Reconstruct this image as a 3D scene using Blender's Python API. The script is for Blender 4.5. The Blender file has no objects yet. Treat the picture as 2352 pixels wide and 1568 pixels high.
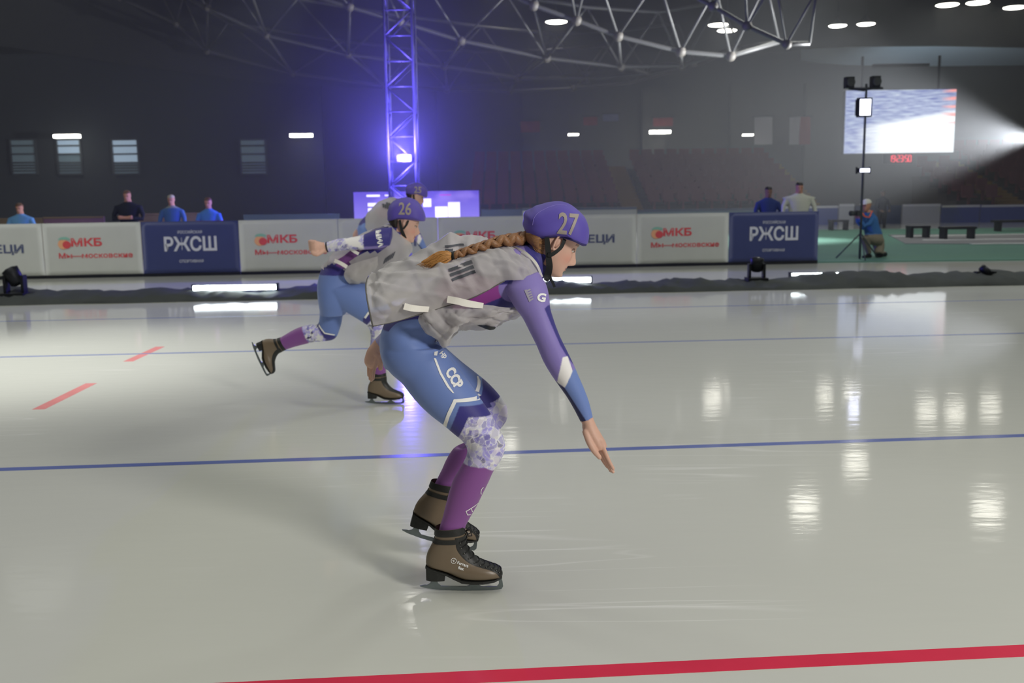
import bpy, bmesh, math, random
import numpy as np
from mathutils import Vector, Matrix
from mathutils.bvhtree import BVHTree
random.seed(7); np.random.seed(7)
SC = bpy.context.scene
COL = SC.collection
PI = math.pi

# ------------------------------------------------------------------ camera
F = 2287.0; PITCH = math.radians(8.80); ROLL = math.radians(0.8); CAMH = 1.43
fw = Vector((0, math.cos(PITCH), -math.sin(PITCH)))
r0 = Vector((1, 0, 0)); u0 = Vector((0, math.sin(PITCH), math.cos(PITCH)))
rt = r0*math.cos(ROLL) - u0*math.sin(ROLL)
up = u0*math.cos(ROLL) + r0*math.sin(ROLL)
CAMP = Vector((0, 0, CAMH))
cam = bpy.data.cameras.new('camera'); camo = bpy.data.objects.new('camera', cam); COL.objects.link(camo)
cam.sensor_width = 36; cam.lens = 36*F/2352; cam.clip_end = 300
camo.matrix_world = Matrix(((rt.x, up.x, -fw.x, 0), (rt.y, up.y, -fw.y, 0), (rt.z, up.z, -fw.z, CAMH), (0, 0, 0, 1)))
cam.dof.use_dof = True; cam.dof.focus_distance = 3.4; cam.dof.aperture_fstop = 4.0
SC.camera = camo

def P(px, py, Y):
    "the point at depth Y that the photograph shows at a pixel"
    d = fw*F + rt*(px-1176) + up*(784-py)
    return CAMP + d*(Y/d.y)
def G(px, py, z=0.0):
    d = fw*F + rt*(px-1176) + up*(784-py)
    return CAMP + d*((z-CAMH)/d.z)
FW = np.array(fw); RT = np.array(rt); UP = np.array(up); CP = np.array(CAMP)
def proj(a):
    d = a-CP; z = d@FW
    return np.stack([1176+F*(d@RT)/z, 784-F*(d@UP)/z], 1)

# ------------------------------------------------------------------ world, lights, exposure
w = bpy.data.worlds.new('world'); SC.world = w; w.use_nodes = True
w.node_tree.nodes['Background'].inputs[0].default_value = (0.62, 0.70, 0.80, 1)
w.node_tree.nodes['Background'].inputs[1].default_value = 0.010
SC.view_settings.view_transform = 'Standard'; SC.view_settings.look = 'None'
SC.view_settings.gamma = 1; SC.view_settings.use_curve_mapping = False
SC.view_settings.exposure = 0.0
SC.cycles.max_bounces = 6; SC.cycles.volume_bounces = 0; SC.cycles.transparent_max_bounces = 16
SC.cycles.sample_clamp_indirect = 4.0

def light(kind, loc, target, energy, color=(1, 1, 1), size=1.0, spot=60, blend=0.6, size_y=None):
    l = bpy.data.lights.new('light_'+kind.lower(), kind); o = bpy.data.objects.new(l.name, l); COL.objects.link(o)
    o.location = loc; l.energy = energy; l.color = color
    o.rotation_euler = (Vector(target)-Vector(loc)).to_track_quat('-Z', 'Y').to_euler()
    if kind == 'AREA':
        l.shape = 'RECTANGLE'; l.size = size; l.size_y = size_y or size
    elif kind == 'SPOT':
        l.spot_size = math.radians(spot); l.spot_blend = blend; l.shadow_soft_size = size
    else:
        l.shadow_soft_size = size
    return o
# rink lamps high above the near ice, out of the frame
light('AREA', (0, 5, 9.5), (0, 5, 0), 830, (1.0, 1.0, 0.93), 26, size_y=14)
# show spotlight low on the right behind the photographer
light('SPOT', (6.5, -3.5, 4.6), (-0.3, 4.2, 0.2), 2200, (1.0, 0.97, 0.92), 0.9, 62, 0.9)
# lamps under the roof farther down the hall
for lx, ly, e in ((-10, 12.5, 900), (8, 13, 950), (-12, 24, 250), (8, 27, 1100), (20, 24, 900)):
    light('SPOT', (lx, ly, 8.2), (lx*0.9, ly-1, 0), e, (0.97, 1.0, 0.95), 0.8, 125, 0.7)
# follow spot beyond the right edge, its beam lying in the haze
bp = P(2372, 318, 24)
light('SPOT', bp, P(1850, 300, 25), 22000, (0.95, 0.97, 1.0), 0.12, 74, 1.0)
light('SPOT', P(760, -160, 22), P(330, 420, 30), 3500, (0.75, 0.85, 1.0), 0.15, 40, 1.0)
# soft pool of a roof light on the left part of the ice
light('SPOT', (-7.5, 8.0, 8.5), tuple(G(60, 830)), 3900, (1.0, 1.0, 0.97), 0.6, 34, 1.0)
# violet wash lamp on the light tower
BL = P(928, 363, 19.0)
light('POINT', BL+Vector((0, -0.2, 0)), (0, 0, 0), 950, (0.13, 0.10, 1.0), 0.06)
light('SPOT', BL+Vector((0, -0.25, 0.1)), BL+Vector((0.1, -0.6, 5)), 5000, (0.16, 0.12, 1.0), 0.06, 56, 1.0)
light('SPOT', BL+Vector((0, -0.25, 0)), (-1.0, 0, 7.5), 4200, (0.16, 0.12, 1.0), 0.06, 60, 1.0)
light('SPOT', P(925, -140, 19.0), P(925, 420, 21.0), 260, (0.2, 0.16, 1.0), 0.1, 70, 0.9)

# ------------------------------------------------------------------ helpers
def s2l(c):
    c = c/255.0
    return c/12.92 if c <= 0.04045 else ((c+0.055)/1.055)**2.4
def L(r, g, b, k=1.0):
    return tuple(min(0.95, s2l(v)*k) for v in (r, g, b))
MATS = {}
def mat(name, rgb, rough=0.6, metal=0.0, emit=0.0, var=0.08, scale=30.0, bump=0.0, spec=0.5, alpha=None, sheen=0.0, ecol=None):
    if name in MATS: return MATS[name]
    m = bpy.data.materials.new(name); m.use_nodes = True; nt = m.node_tree; b = nt.nodes['Principled BSDF']
    b.inputs['Roughness'].default_value = rough; b.inputs['Metallic'].default_value = metal
    b.inputs['Specular IOR Level'].default_value = spec
    if sheen: b.inputs['Sheen Weight'].default_value = sheen
    tc = nt.nodes.new('ShaderNodeTexCoord'); n = nt.nodes.new('ShaderNodeTexNoise')
    n.inputs['Scale'].default_value = scale; n.inputs['Detail'].default_value = 4
    nt.links.new(tc.outputs['Object'], n.inputs['Vector'])
    mx = nt.nodes.new('ShaderNodeMix'); mx.data_type = 'RGBA'
    mx.inputs[6].default_value = (*[c*(1-var) for c in rgb], 1); mx.inputs[7].default_value = (*[min(1, c*(1+var)) for c in rgb], 1)
    nt.links.new(n.outputs['Fac'], mx.inputs[0]); nt.links.new(mx.outputs[2], b.inputs['Base Color'])
    if bump:
        bn = nt.nodes.new('ShaderNodeBump'); bn.inputs['Strength'].default_value = bump; bn.inputs['Distance'].default_value = 0.01
        nt.links.new(n.outputs['Fac'], bn.inputs['Height']); nt.links.new(bn.outputs['Normal'], b.inputs['Normal'])
    if emit:
        b.inputs['Emission Color'].default_value = (*(ecol or rgb), 1); b.inputs['Emission Strength'].default_value = emit
    if alpha is not None: b.inputs['Alpha'].default_value = alpha
    MATS[name] = m
    return m
def vmat(name, rough=0.6, spec=0.4, sheen=0.0, bump=0.0, scale=200, sss=0.0):
    "material that takes the dye or skin colour from a colour attribute"
    if name in MATS: return MATS[name]
    m = bpy.data.materials.new(name); m.use_nodes = True; nt = m.node_tree; b = nt.nodes['Principled BSDF']
    b.inputs['Roughness'].default_value = rough; b.inputs['Specular IOR Level'].default_value = spec
    if sheen: b.inputs['Sheen Weight'].default_value = sheen
    if sss:
        b.inputs['Subsurface Weight'].default_value = sss; b.inputs['Subsurface Radius'].default_value = (0.02, 0.008, 0.004); b.inputs['Subsurface Scale'].default_value = 0.3
    a = nt.nodes.new('ShaderNodeAttribute'); a.attribute_name = 'dye'
    nt.links.new(a.outputs['Color'], b.inputs['Base Color'])
    if bump:
        tc = nt.nodes.new('ShaderNodeTexCoord'); n = nt.nodes.new('ShaderNodeTexNoise'); n.inputs['Scale'].default_value = scale
        nt.links.new(tc.outputs['Object'], n.inputs['Vector'])
        bn = nt.nodes.new('ShaderNodeBump'); bn.inputs['Strength'].default_value = bump; bn.inputs['Distance'].default_value = 0.003
        nt.links.new(n.outputs['Fac'], bn.inputs['Height']); nt.links.new(bn.outputs['Normal'], b.inputs['Normal'])
    MATS[name] = m
    return m

def tag(o, label=None, cat=None, group=None, kind=None):
    if label: o['label'] = label
    if cat: o['category'] = cat
    if group: o['group'] = group
    if kind: o['kind'] = kind
    return o
def thing(name, label, cat, loc=(0, 0, 0), group=None):
    o = bpy.data.objects.new(name, None); COL.objects.link(o); o.location = loc; o.empty_display_size = 0.1
    return tag(o, label, cat, group)
def obj(name, V, Fc, m=None, parent=None, smooth=True, kind=None, label=None):
    "one mesh object from world-space vertices, placed under its parent"
    me = bpy.data.meshes.new(name)
    V = np.asarray(V, dtype=float).reshape(-1, 3)
    o = bpy.data.objects.new(name, me)
    chain = Vector((0, 0, 0))
    p = parent
    while p is not None: chain += p.location; p = p.parent
    if parent is None:
        c = (V.min(0)+V.max(0))/2; c[2] = V[:, 2].min()
        o.location = c; V = V-c
    else:
        c = (V.min(0)+V.max(0))/2
        o.location = Vector(c)-chain; V = V-c
    me.from_pydata(V.tolist(), [], [list(f) for f in Fc])
    if smooth: me.polygons.foreach_set('use_smooth', [True]*len(me.polygons))
    if m is not None: me.materials.append(m)
    COL.objects.link(o)
    if parent is not None: o.parent = parent
    if kind: o['kind'] = kind
    if label: o['label'] = label
    return o
class MB:
    def __init__(s): s.v = []; s.f = []
    def add(s, V, Fc):
        n = len(s.v); s.v += [tuple(v) for v in V]; s.f += [tuple(i+n for i in f) for f in Fc]; return s
    def box(s, c, size, R=None, bev=0.0):
        x, y, z = [a/2 for a in size]; V = []
        for sx in (-1, 1):
            for sy in (-1, 1):
                for sz in (-1, 1): V.append(Vector((sx*x, sy*y, sz*z)))
        if R is not None: V = [R@v for v in V]
        V = [v+Vector(c) for v in V]
        return s.add(V, [(0, 1, 3, 2), (4, 6, 7, 5), (0, 4, 5, 1), (2, 3, 7, 6), (0, 2, 6, 4), (1, 5, 7, 3)])
    def tube(s, pts, r, n=8, cap=True):
        pts = [Vector(p) for p in pts]; rs = r if isinstance(r, (list, tuple)) else [r]*len(pts)
        V = []; ref = None
        for i, p in enumerate(pts):
            t = (pts[min(i+1, len(pts)-1)]-pts[max(i-1, 0)]).normalized()
            if ref is None: ref = t.orthogonal().normalized()
            a = (ref-t*ref.dot(t)); a = a.normalized() if a.length > 1e-6 else t.orthogonal().normalized()
            ref = a; b = t.cross(a)
            for k in range(n):
                th = 2*PI*k/n; V.append(p+(a*math.cos(th)+b*math.sin(th))*rs[i])
        Fc = [(i*n+k, i*n+(k+1) % n, (i+1)*n+(k+1) % n, (i+1)*n+k) for i in range(len(pts)-1) for k in range(n)]
        if cap: Fc += [tuple(range(n))[::-1], tuple((len(pts)-1)*n+k for k in range(n))]
        return s.add(V, Fc)
    def lathe(s, c, prof, n=20, axis=None):
        "profile of (radius, height) turned about an axis through c"
        q = (Vector(axis).normalized() if axis else Vector((0, 0, 1))).to_track_quat('Z', 'Y')
        V = [Vector(c)+q@Vector((r*math.cos(2*PI*k/n), r*math.sin(2*PI*k/n), h)) for r, h in prof for k in range(n)]
        Fc = [(i*n+k, i*n+(k+1) % n, (i+1)*n+(k+1) % n, (i+1)*n+k) for i in range(len(prof)-1) for k in range(n)]
        Fc += [tuple(range(n))[::-1], tuple((len(prof)-1)*n+k for k in range(n))]
        return s.add(V, Fc)
    def ball(s, c, r, n=10, m=6, sc=(1, 1, 1)):
        V = [Vector((sc[0]*r*math.sin(PI*i/m)*math.cos(2*PI*k/n), sc[1]*r*math.sin(PI*i/m)*math.sin(2*PI*k/n), sc[2]*r*math.cos(PI*i/m)))+Vector(c) for i in range(m+1) for k in range(n)]
        Fc = [(i*n+k, (i+1)*n+k, (i+1)*n+(k+1) % n, i*n+(k+1) % n) for i in range(m) for k in range(n)]
        return s.add(V, Fc)
    def build(s, name, m=None, parent=None, smooth=False, kind=None, label=None):
        return obj(name, s.v, s.f, m, parent, smooth, kind, label)

def cr(vals, t):
    "Catmull-Rom through rows of vals at parameter t (array)"
    vals = np.asarray(vals, float); n = len(vals)
    i = np.clip(np.floor(t).astype(int), 0, n-2); f = (t-i)[:, None]
    p1 = vals[i]; p2 = vals[i+1]
    p0 = np.where((i > 0)[:, None], vals[np.maximum(i-1, 0)], 2*p1-p2)
    p3 = np.where((i < n-2)[:, None], vals[np.minimum(i+2, n-1)], 2*p2-p1)
    return 0.5*((2*p1)+(-p0+p2)*f+(2*p0-5*p1+4*p2-p3)*f*f+(-p0+3*p1-3*p2+p3)*f**3)

def grid_faces(a, b, wrap=False):
    out = []
    for i in range(a-1):
        for k in range(b if wrap else b-1):
            k2 = (k+1) % b
            out.append((i*b+k, i*b+k2, (i+1)*b+k2, (i+1)*b+k))
    return out
IDM = lambda x, y, Y: (x, y, Y)
def loft(rings, fm=IDM, n=24, sub=5, ex=2.0, cap=True):
    """rings of (back pixel, front pixel, depth Y, half width): ellipses spanning the two outline points"""
    rows = []
    for (a, b, Y, ry) in rings:
        A = P(*fm(a[0], a[1], Y)); B = P(*fm(b[0], b[1], Y))
        rows.append([*A, *B, ry])
    t = np.linspace(0, len(rows)-1, (len(rows)-1)*sub+1)
    R = cr(rows, t)
    V = []
    th = np.arange(n)*2*PI/n
    c = np.sign(np.cos(th))*np.abs(np.cos(th))**(2/ex); s = np.sign(np.sin(th))*np.abs(np.sin(th))**(2/ex)
    for r in R:
        A, B, ry = r[:3], r[3:6], r[6]
        C = (A+B)/2; H = (A-B)/2
        V.append(C+c[:, None]*H+s[:, None]*np.array([0, ry, 0]))
    V = np.array(V)
    m = len(V); Fc = grid_faces(m, n, True)
    V = V.reshape(-1, 3)
    if cap:
        c0 = V[:n].mean(0); c1 = V[-n:].mean(0)
        d0 = c0-V[n:2*n].mean(0); d1 = c1-V[-2*n:-n].mean(0)
        V = np.vstack([V, c0+d0*0.6, c1+d1*0.6])
        Fc += [(k, (k+1) % n, m*n)[::-1] for k in range(n)]+[((m-1)*n+k, (m-1)*n+(k+1) % n, m*n+1) for k in range(n)]
    return V, Fc
def ptube(pts, fm=IDM, n=14, sub=5):
    "tube through (pixel x, pixel y, Y, radius) points, rounded at both ends"
    rows = [[*P(*fm(x, y, Y)), r] for x, y, Y, r in pts]
    R = cr(rows, np.linspace(0, len(rows)-1, (len(rows)-1)*sub+1))
    a = R[0].copy(); b = R[-1].copy(); da = R[0]-R[1]; db = R[-1]-R[-2]
    da[:3] /= np.linalg.norm(da[:3])+1e-9; db[:3] /= np.linalg.norm(db[:3])+1e-9
    pre = [[*(a[:3]+da[:3]*a[3]*k), a[3]*q] for k, q in ((0.98, 0.15), (0.75, 0.66), (0.4, 0.92))]
    post = [[*(b[:3]+db[:3]*b[3]*k), b[3]*q] for k, q in ((0.4, 0.92), (0.75, 0.66), (0.98, 0.15))]
    R = np.vstack([pre, R, post])
    mb = MB(); mb.tube([r[:3] for r in R], [float(r[3]) for r in R], n)
    return np.array([tuple(v) for v in mb.v]), mb.f

def remesh(parts, voxel):
    V = []; Fc = []; n = 0
    for v, f in parts:
        V.append(np.asarray(v)); Fc += [tuple(i+n for i in q) for q in f]; n += len(v)
    me = bpy.data.meshes.new('tmp'); me.from_pydata(np.vstack(V).tolist(), [], Fc)
    bm = bmesh.new(); bm.from_mesh(me)
    # every closed piece gets outward normals of its own
    bmesh.ops.recalc_face_normals(bm, faces=bm.faces); bm.to_mesh(me); bm.free()
    o = bpy.data.objects.new('tmp', me); COL.objects.link(o)
    md = o.modifiers.new('r', 'REMESH'); md.mode = 'VOXEL'; md.voxel_size = voxel; md.adaptivity = 0
    dg = bpy.context.evaluated_depsgraph_get(); dg.update()
    out = bpy.data.meshes.new_from_object(o.evaluated_get(dg))
    bpy.data.objects.remove(o); bpy.data.meshes.remove(me)
    v = np.empty(len(out.vertices)*3); out.vertices.foreach_get('co', v); v = v.reshape(-1, 3)
    e = np.empty(len(out.edges)*2, dtype=np.int64); out.edges.foreach_get('vertices', e); e = e.reshape(-1, 2)
    f = [tuple(p.vertices) for p in out.polygons]
    bpy.data.meshes.remove(out)
    return v, e, f
def relax(v, e, wgt, it=6, lam=0.5):
    n = len(v); deg = np.bincount(e.ravel(), minlength=n).clip(1)[:, None]; v = v.copy()
    for k in range(it):
        for l in (lam, -lam*1.04) if it > 3 else (lam,):
            s = np.zeros_like(v)
            for d in range(3):
                s[:, d] = np.bincount(e[:, 0], v[e[:, 1], d], n)+np.bincount(e[:, 1], v[e[:, 0], d], n)
            v += wgt[:, None]*l*(s/deg-v)
    return v
def dye(me, cols):
    a = me.color_attributes.new('dye', 'FLOAT_COLOR', 'POINT')
    c = np.ones((len(cols), 4)); c[:, :3] = cols
    a.data.foreach_set('color', c.ravel())
def inpoly(pts, poly):
    x, y = pts[:, 0], pts[:, 1]; inside = np.zeros(len(pts), bool); j = len(poly)-1
    for i in range(len(poly)):
        xi, yi = poly[i]; xj, yj = poly[j]
        c = ((yi > y) != (yj > y)) & (x < (xj-xi)*(y-yi)/((yj-yi) or 1e-9)+xi)
        inside ^= c; j = i
    return inside

def textmesh(txt, bold=0.0, cell=None, xs=1.0):
    cu = bpy.data.curves.new('t', 'FONT'); cu.body = txt; cu.align_x = 'CENTER'; cu.align_y = 'CENTER'; cu.size = 1; cu.offset = bold
    cu.resolution_u = 3
    o = bpy.data.objects.new('t', cu); COL.objects.link(o)
    dg = bpy.context.evaluated_depsgraph_get(); dg.update()
    me = bpy.data.meshes.new_from_object(o.evaluated_get(dg))
    bpy.data.objects.remove(o); bpy.data.curves.remove(cu)
    V = [(v.co.x*xs, v.co.y) for v in me.vertices]; Fc = [tuple(p.vertices) for p in me.polygons]
    bpy.data.meshes.remove(me)
    return V, Fc
def cut2d(V, Fc, cell):
    "cut a flat 2D mesh along a grid so that it can follow a curved surface"
    bm = bmesh.new(); vs = [bm.verts.new((x, y, 0)) for x, y in V]
    for f in Fc:
        try: bm.faces.new([vs[i] for i in f])
        except ValueError: pass
    xs = [v[0] for v in V]; ys = [v[1] for v in V]
    for lo, hi, no in ((min(xs), max(xs), (1, 0, 0)), (min(ys), max(ys), (0, 1, 0))):
        c = lo+cell*0.5
        while c < hi:
            bmesh.ops.bisect_plane(bm, geom=bm.verts[:]+bm.edges[:]+bm.faces[:], plane_co=Vector(no)*c, plane_no=no, dist=1e-6)
            c += cell
    bm.verts.index_update()
    out = ([(v.co.x, v.co.y) for v in bm.verts], [tuple(v.index for v in f.verts) for f in bm.faces]); bm.free()
    return out
def bvh_of(objs):
    V = []; Fc = []
    for o in objs:
        c = o.location.copy(); p = o.parent
        while p is not None: c += p.location; p = p.parent
        n = len(V); V += [v.co+c for v in o.data.vertices]; Fc += [tuple(i+n for i in q.vertices) for q in o.data.polygons]
    return BVHTree.FromPolygons(V, Fc)
def decal(name, V2, Fc, m, bvh, parent, off=0.0018, depth=0.5, Y0=None, label=None, kind=None):
    "print laid on a surface: world (x, z) points dropped along Y onto it"
    out = []; ok = []
    for x, z in V2:
        h = bvh.ray_cast(Vector((x, Y0-depth, z)), Vector((0, 1, 0)))
        if h[0] is None: out.append((x, Y0, z)); ok.append(False)
        else: out.append(tuple(h[0]+Vector((0, -1, 0))*off*0.6+h[1]*off*0.6*(-1 if h[1].y > 0 else 1))); ok.append(True)
    keep = [f for f in Fc if all(ok[i] for i in f) and max(out[i][1] for i in f)-min(out[i][1] for i in f) < 0.03]
    if not keep: return None
    used = sorted({i for f in keep for i in f}); re = {i: k for k, i in enumerate(used)}
    return obj(name, [out[i] for i in used], [tuple(re[i] for i in f) for f in keep], m, parent, True, kind, label)
def px_text(name, txt, cx, cy, size, ang, m, bvh, parent, Y, bold=0.0, xs=1.0, fm=IDM, cell=0.006, label=None):
    V, Fc = textmesh(txt, bold, xs=xs)
    a = math.radians(ang); ca, sa = math.cos(a), math.sin(a); V2 = []
    s = size
    for x, y in V:
        X = x*s; Yy = -y*s
        q = P(*fm(cx+X*ca-Yy*sa, cy+X*sa+Yy*ca, Y)); V2.append((q.x, q.z))
    V2, Fc = cut2d(V2, Fc, cell)
    return decal(name, V2, Fc, m, bvh, parent, Y0=Y, label=label)
def px_poly(name, pts, m, bvh, parent, Y, cell=0.006, fm=IDM, off=0.0015, label=None):
    V2 = [(lambda q: (q.x, q.z))(P(*fm(x, y, Y))) for x, y in pts]
    V2, Fc = cut2d(V2, [tuple(range(len(V2)))], cell)
    return decal(name, V2, Fc, m, bvh, parent, off=off, Y0=Y, label=label)
HAZE = 0.0060
VOX27 = 0.0027
# ------------------------------------------------------------------ the rink and hall
def lerp(a, b, t): return a+(b-a)*t
def ice_mat():
    m = bpy.data.materials.new('ice'); m.use_nodes = True; nt = m.node_tree; b = nt.nodes['Principled BSDF']; N = nt.nodes.new; K = nt.links.new
    b.inputs['IOR'].default_value = 1.31; b.inputs['Specular IOR Level'].default_value = 0.42
    tc = N('ShaderNodeTexCoord')
    # soft cloudy tone of the ice
    n1 = N('ShaderNodeTexNoise'); n1.inputs['Scale'].default_value = 0.5; n1.inputs['Detail'].default_value = 5
    K(tc.outputs['Object'], n1.inputs['Vector'])
    mx = N('ShaderNodeMix'); mx.data_type = 'RGBA'; mx.inputs[6].default_value = (0.63, 0.64, 0.57, 1); mx.inputs[7].default_value = (0.72, 0.73, 0.66, 1)
    K(n1.outputs['Fac'], mx.inputs[0])
    # long thin blade scratches along the track
    prev = mx.outputs[2]
    for ang, sc, th in ((2, 0.9, 0.018), (9, 0.55, 0.012), (-7, 0.7, 0.012)):
        mp = N('ShaderNodeMapping'); mp.inputs['Rotation'].default_value = (0, 0, math.radians(ang)); mp.inputs['Scale'].default_value = (0.06, 1, 1)
        K(tc.outputs['Object'], mp.inputs[0])
        n = N('ShaderNodeTexNoise'); n.inputs['Scale'].default_value = sc*2; n.inputs['Detail'].default_value = 3; n.inputs['Distortion'].default_value = 0.1
        K(mp.outputs[0], n.inputs['Vector'])
        s = N('ShaderNodeMath'); s.operation = 'SUBTRACT'; s.inputs[1].default_value = 0.5; K(n.outputs['Fac'], s.inputs[0])
        ab = N('ShaderNodeMath'); ab.operation = 'ABSOLUTE'; K(s.outputs[0], ab.inputs[0])
        rg = N('ShaderNodeMapRange'); rg.inputs[1].default_value = 0; rg.inputs[2].default_value = th*0.30; rg.inputs[3].default_value = 0.45; rg.inputs[4].default_value = 0; K(ab.outputs[0], rg.inputs[0])
        gate = N('ShaderNodeTexNoise'); gate.inputs['Scale'].default_value = 0.8; K(tc.outputs['Object'], gate.inputs['Vector'])
        gr = N('ShaderNodeMapRange'); gr.inputs[1].default_value = 0.52; gr.inputs[2].default_value = 0.62; K(gate.outputs['Fac'], gr.inputs[0])
        mu = N('ShaderNodeMath'); mu.operation = 'MULTIPLY'; K(rg.outputs[0], mu.inputs[0]); K(gr.outputs[0], mu.inputs[1])
        m2 = N('ShaderNodeMix'); m2.data_type = 'RGBA'; m2.inputs[7].default_value = (0.93, 0.93, 0.88, 1)
        K(mu.outputs[0], m2.inputs[0]); K(prev, m2.inputs[6]); prev = m2.outputs[2]
    K(prev, b.inputs['Base Color'])
    # polish varies a little, ripples break reflections into bars
    mp = N('ShaderNodeMapping'); mp.inputs['Scale'].default_value = (0.35, 1, 1); K(tc.outputs['Object'], mp.inputs[0])
    nb = N('ShaderNodeTexNoise'); nb.inputs['Scale'].default_value = 14; nb.inputs['Detail'].default_value = 3; K(mp.outputs[0], nb.inputs['Vector'])
    bu = N('ShaderNodeBump'); bu.inputs['Strength'].default_value = 0.35; bu.inputs['Distance'].default_value = 0.002
    K(nb.outputs['Fac'], bu.inputs['Height']); K(bu.outputs['Normal'], b.inputs['Normal'])
    rr = N('ShaderNodeMapRange'); rr.inputs[3].default_value = 0.045; rr.inputs[4].default_value = 0.11; K(n1.outputs['Fac'], rr.inputs[0]); K(rr.outputs[0], b.inputs['Roughness'])
    return m
ICE = ice_mat()
def slab(name, pts, z0, z1, m, parent=None, kind=None):
    n = len(pts); V = [(p[0], p[1], z1) for p in pts]+[(p[0], p[1], z0) for p in pts]
    Fc = [tuple(range(n)), tuple(range(n, 2*n))[::-1]]+[(i, n+i, n+(i+1) % n, (i+1) % n) for i in range(n)]
    return obj(name, V, Fc, m, parent, False, kind)
slab('floor', [(-45, -6), (45, -6), (45, 60), (-45, 60)], -0.3, 0.0, ICE, kind='structure')

def ice_line(name, p0, p1, wdt, z, m, label, cat='line', group=None, ext=6.0):
    a = G(*p0); b = G(*p1); d = (b-a).normalized(); n = Vector((-d.y, d.x, 0))*wdt/2
    a = a-d*ext; b = b+d*ext
    o = slab(name, [a-n, b-n, b+n, a+n], 0.0002, z, m)
    return tag(o, label, cat, group)
blue = mat('line_blue', L(98, 110, 162, 1.4), 0.14, var=0.12, scale=4, spec=0.4)
blue2 = mat('line_blue_faint', L(118, 128, 165, 1.5), 0.14, var=0.12, scale=4, spec=0.4)
red = mat('line_red', L(190, 50, 72, 1.5), 0.14, var=0.12, scale=5, spec=0.4)
redf = mat('line_red_faint', L(200, 128, 126, 1.4), 0.2, var=0.15, scale=5, spec=0.4)
ice_line('lane_line', (0, 1078), (2352, 1000), 0.062, 0.0012, blue, 'blue lane line on the ice nearest the camera, passing behind the braided skater')
ice_line('lane_line', (0, 820), (2352, 765), 0.05, 0.0012, blue2, 'thin blue lane line on the ice at the height of the trailing skate')
ice_line('lane_line', (0, 738), (2352, 688), 0.05, 0.0012, blue2, 'faintest blue lane line on the ice, just in front of the black cable cover')
ice_line('start_line', (700, 1573), (2352, 1494), 0.075, 0.0012, red, 'broad red line across the ice at the bottom of the picture')
def dash(p0, p1, wdt, label):
    a = G(*p0); b = G(*p1); d = (b-a).normalized(); n = Vector((-d.y, d.x, 0))*wdt/2
    tag(slab('finish_dash', [a-n, b-n, b+n, a+n], 0.0002, 0.0011, redf), label, 'line')
dash((88, 940), (210, 880), 0.085, 'longer pale red dash on the ice left of the skaters')
dash((294, 830), (368, 796), 0.085, 'shorter pale red dash on the ice, the one nearer the trailing skate')

# black crumpled cable cover along the inner edge of the track
A0 = G(0, 702); A1 = G(2352, 655); TD = (A1-A0).normalized(); TN = Vector((-TD.y, TD.x, 0))
blk = mat('black_cloth', L(52, 56, 55, 1.2), 0.8, var=0.25, scale=3, bump=0.6)
def cable_cover():
    rng = np.random.RandomState(3)
    n = 260; m = 9; V = []
    prof = [(0, 0.0), (0.02, 0.035), (0.16, 0.075), (0.34, 0.10), (0.5, 0.12), (0.66, 0.125), (0.78, 0.11), (0.86, 0.05), (0.9, 0.0)]
    ph = rng.rand(6)*6
    for i in range(n):
        t = i/(n-1); c = A0.lerp(A1, t)*1.0+TD*((t-0.5)*8)
        for k, (d, h) in enumerate(prof):
            x = t*70
            hh = h*(1+0.28*math.sin(x*0.31+ph[0]+k*0.2)+0.2*math.sin(x*0.83+ph[1])+0.12*math.sin(x*2.1+ph[2]+k))+(0.012*rng.randn() if 0 < k < 8 else 0)
            q = c+TN*(d+0.02*math.sin(x*1.3+k)); V.append((q.x, q.y, max(0.0004, hh) if 0 < k < 8 else 0.0))
    o = obj('cable_cover', V, grid_faces(n, m), blk, None, True)
    tag(o, 'long low black crumpled cloth cover running along the inner edge of the ice track', 'cable cover')
cable_cover()

# LED light bars lying on the cover, their glow on the ice
white_on = mat('led_white', (1, 1, 1), emit=13.0, ecol=(0.86, 0.97, 1.0), var=0)
dark_metal = mat('dark_metal', L(40, 42, 46), 0.45, metal=0.6)
def light_bar(x0, x1, y0, y1, yb, label):
    Yc = G((x0+x1)/2, yb).y
    a = P(x0, (y0+y1)/2, Yc); b = P(x1, (y0+y1)/2+(-3), Yc); d = (b-a).normalized(); c = (a+b)/2; Ln = (b-a).length
    R = Matrix((d, Vector((-d.y, d.x, 0)).normalized(), Vector((0, 0, 1)))).transposed()
    t = thing('light_bar', label, 'light', (c.x, c.y, 0), 'light bars along the track')
    h = 0.035
    tb = MB(); tb.tube([a+Vector((0, -0.045, 0)), b+Vector((0, -0.045, 0))], h, 12); tb.build('light_tube', white_on, t, True)
    MB().box(c+Vector((0, 0.03, 0)), (Ln*1.0, 0.05, 0.07), R).build('housing', dark_metal, t)
    for s in (-0.35, 0.35):
        q = c+d*Ln*s; MB().box((q.x, q.y+0.03, q.z*0.5), (0.05, 0.05, q.z)).build('foot', dark_metal, t)
    for s in (-0.5, 0.5):
        q = c+d*(Ln*s+0.012*(1 if s > 0 else -1)); MB().box((q.x, q.y-0.01, q.z), (0.024, 0.1, 0.1), R).build('end_cap', dark_metal, t)
light_bar(447, 636, 655, 667, 681, 'white light bar on the black cover left of the skaters')
light_bar(1170, 1356, 639, 650, 665, 'white light bar on the black cover right below the braided skater\'s chin')
light_bar(1816, 1988, 627, 638, 651, 'white light bar on the black cover at the right, in front of the photographer')

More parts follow.
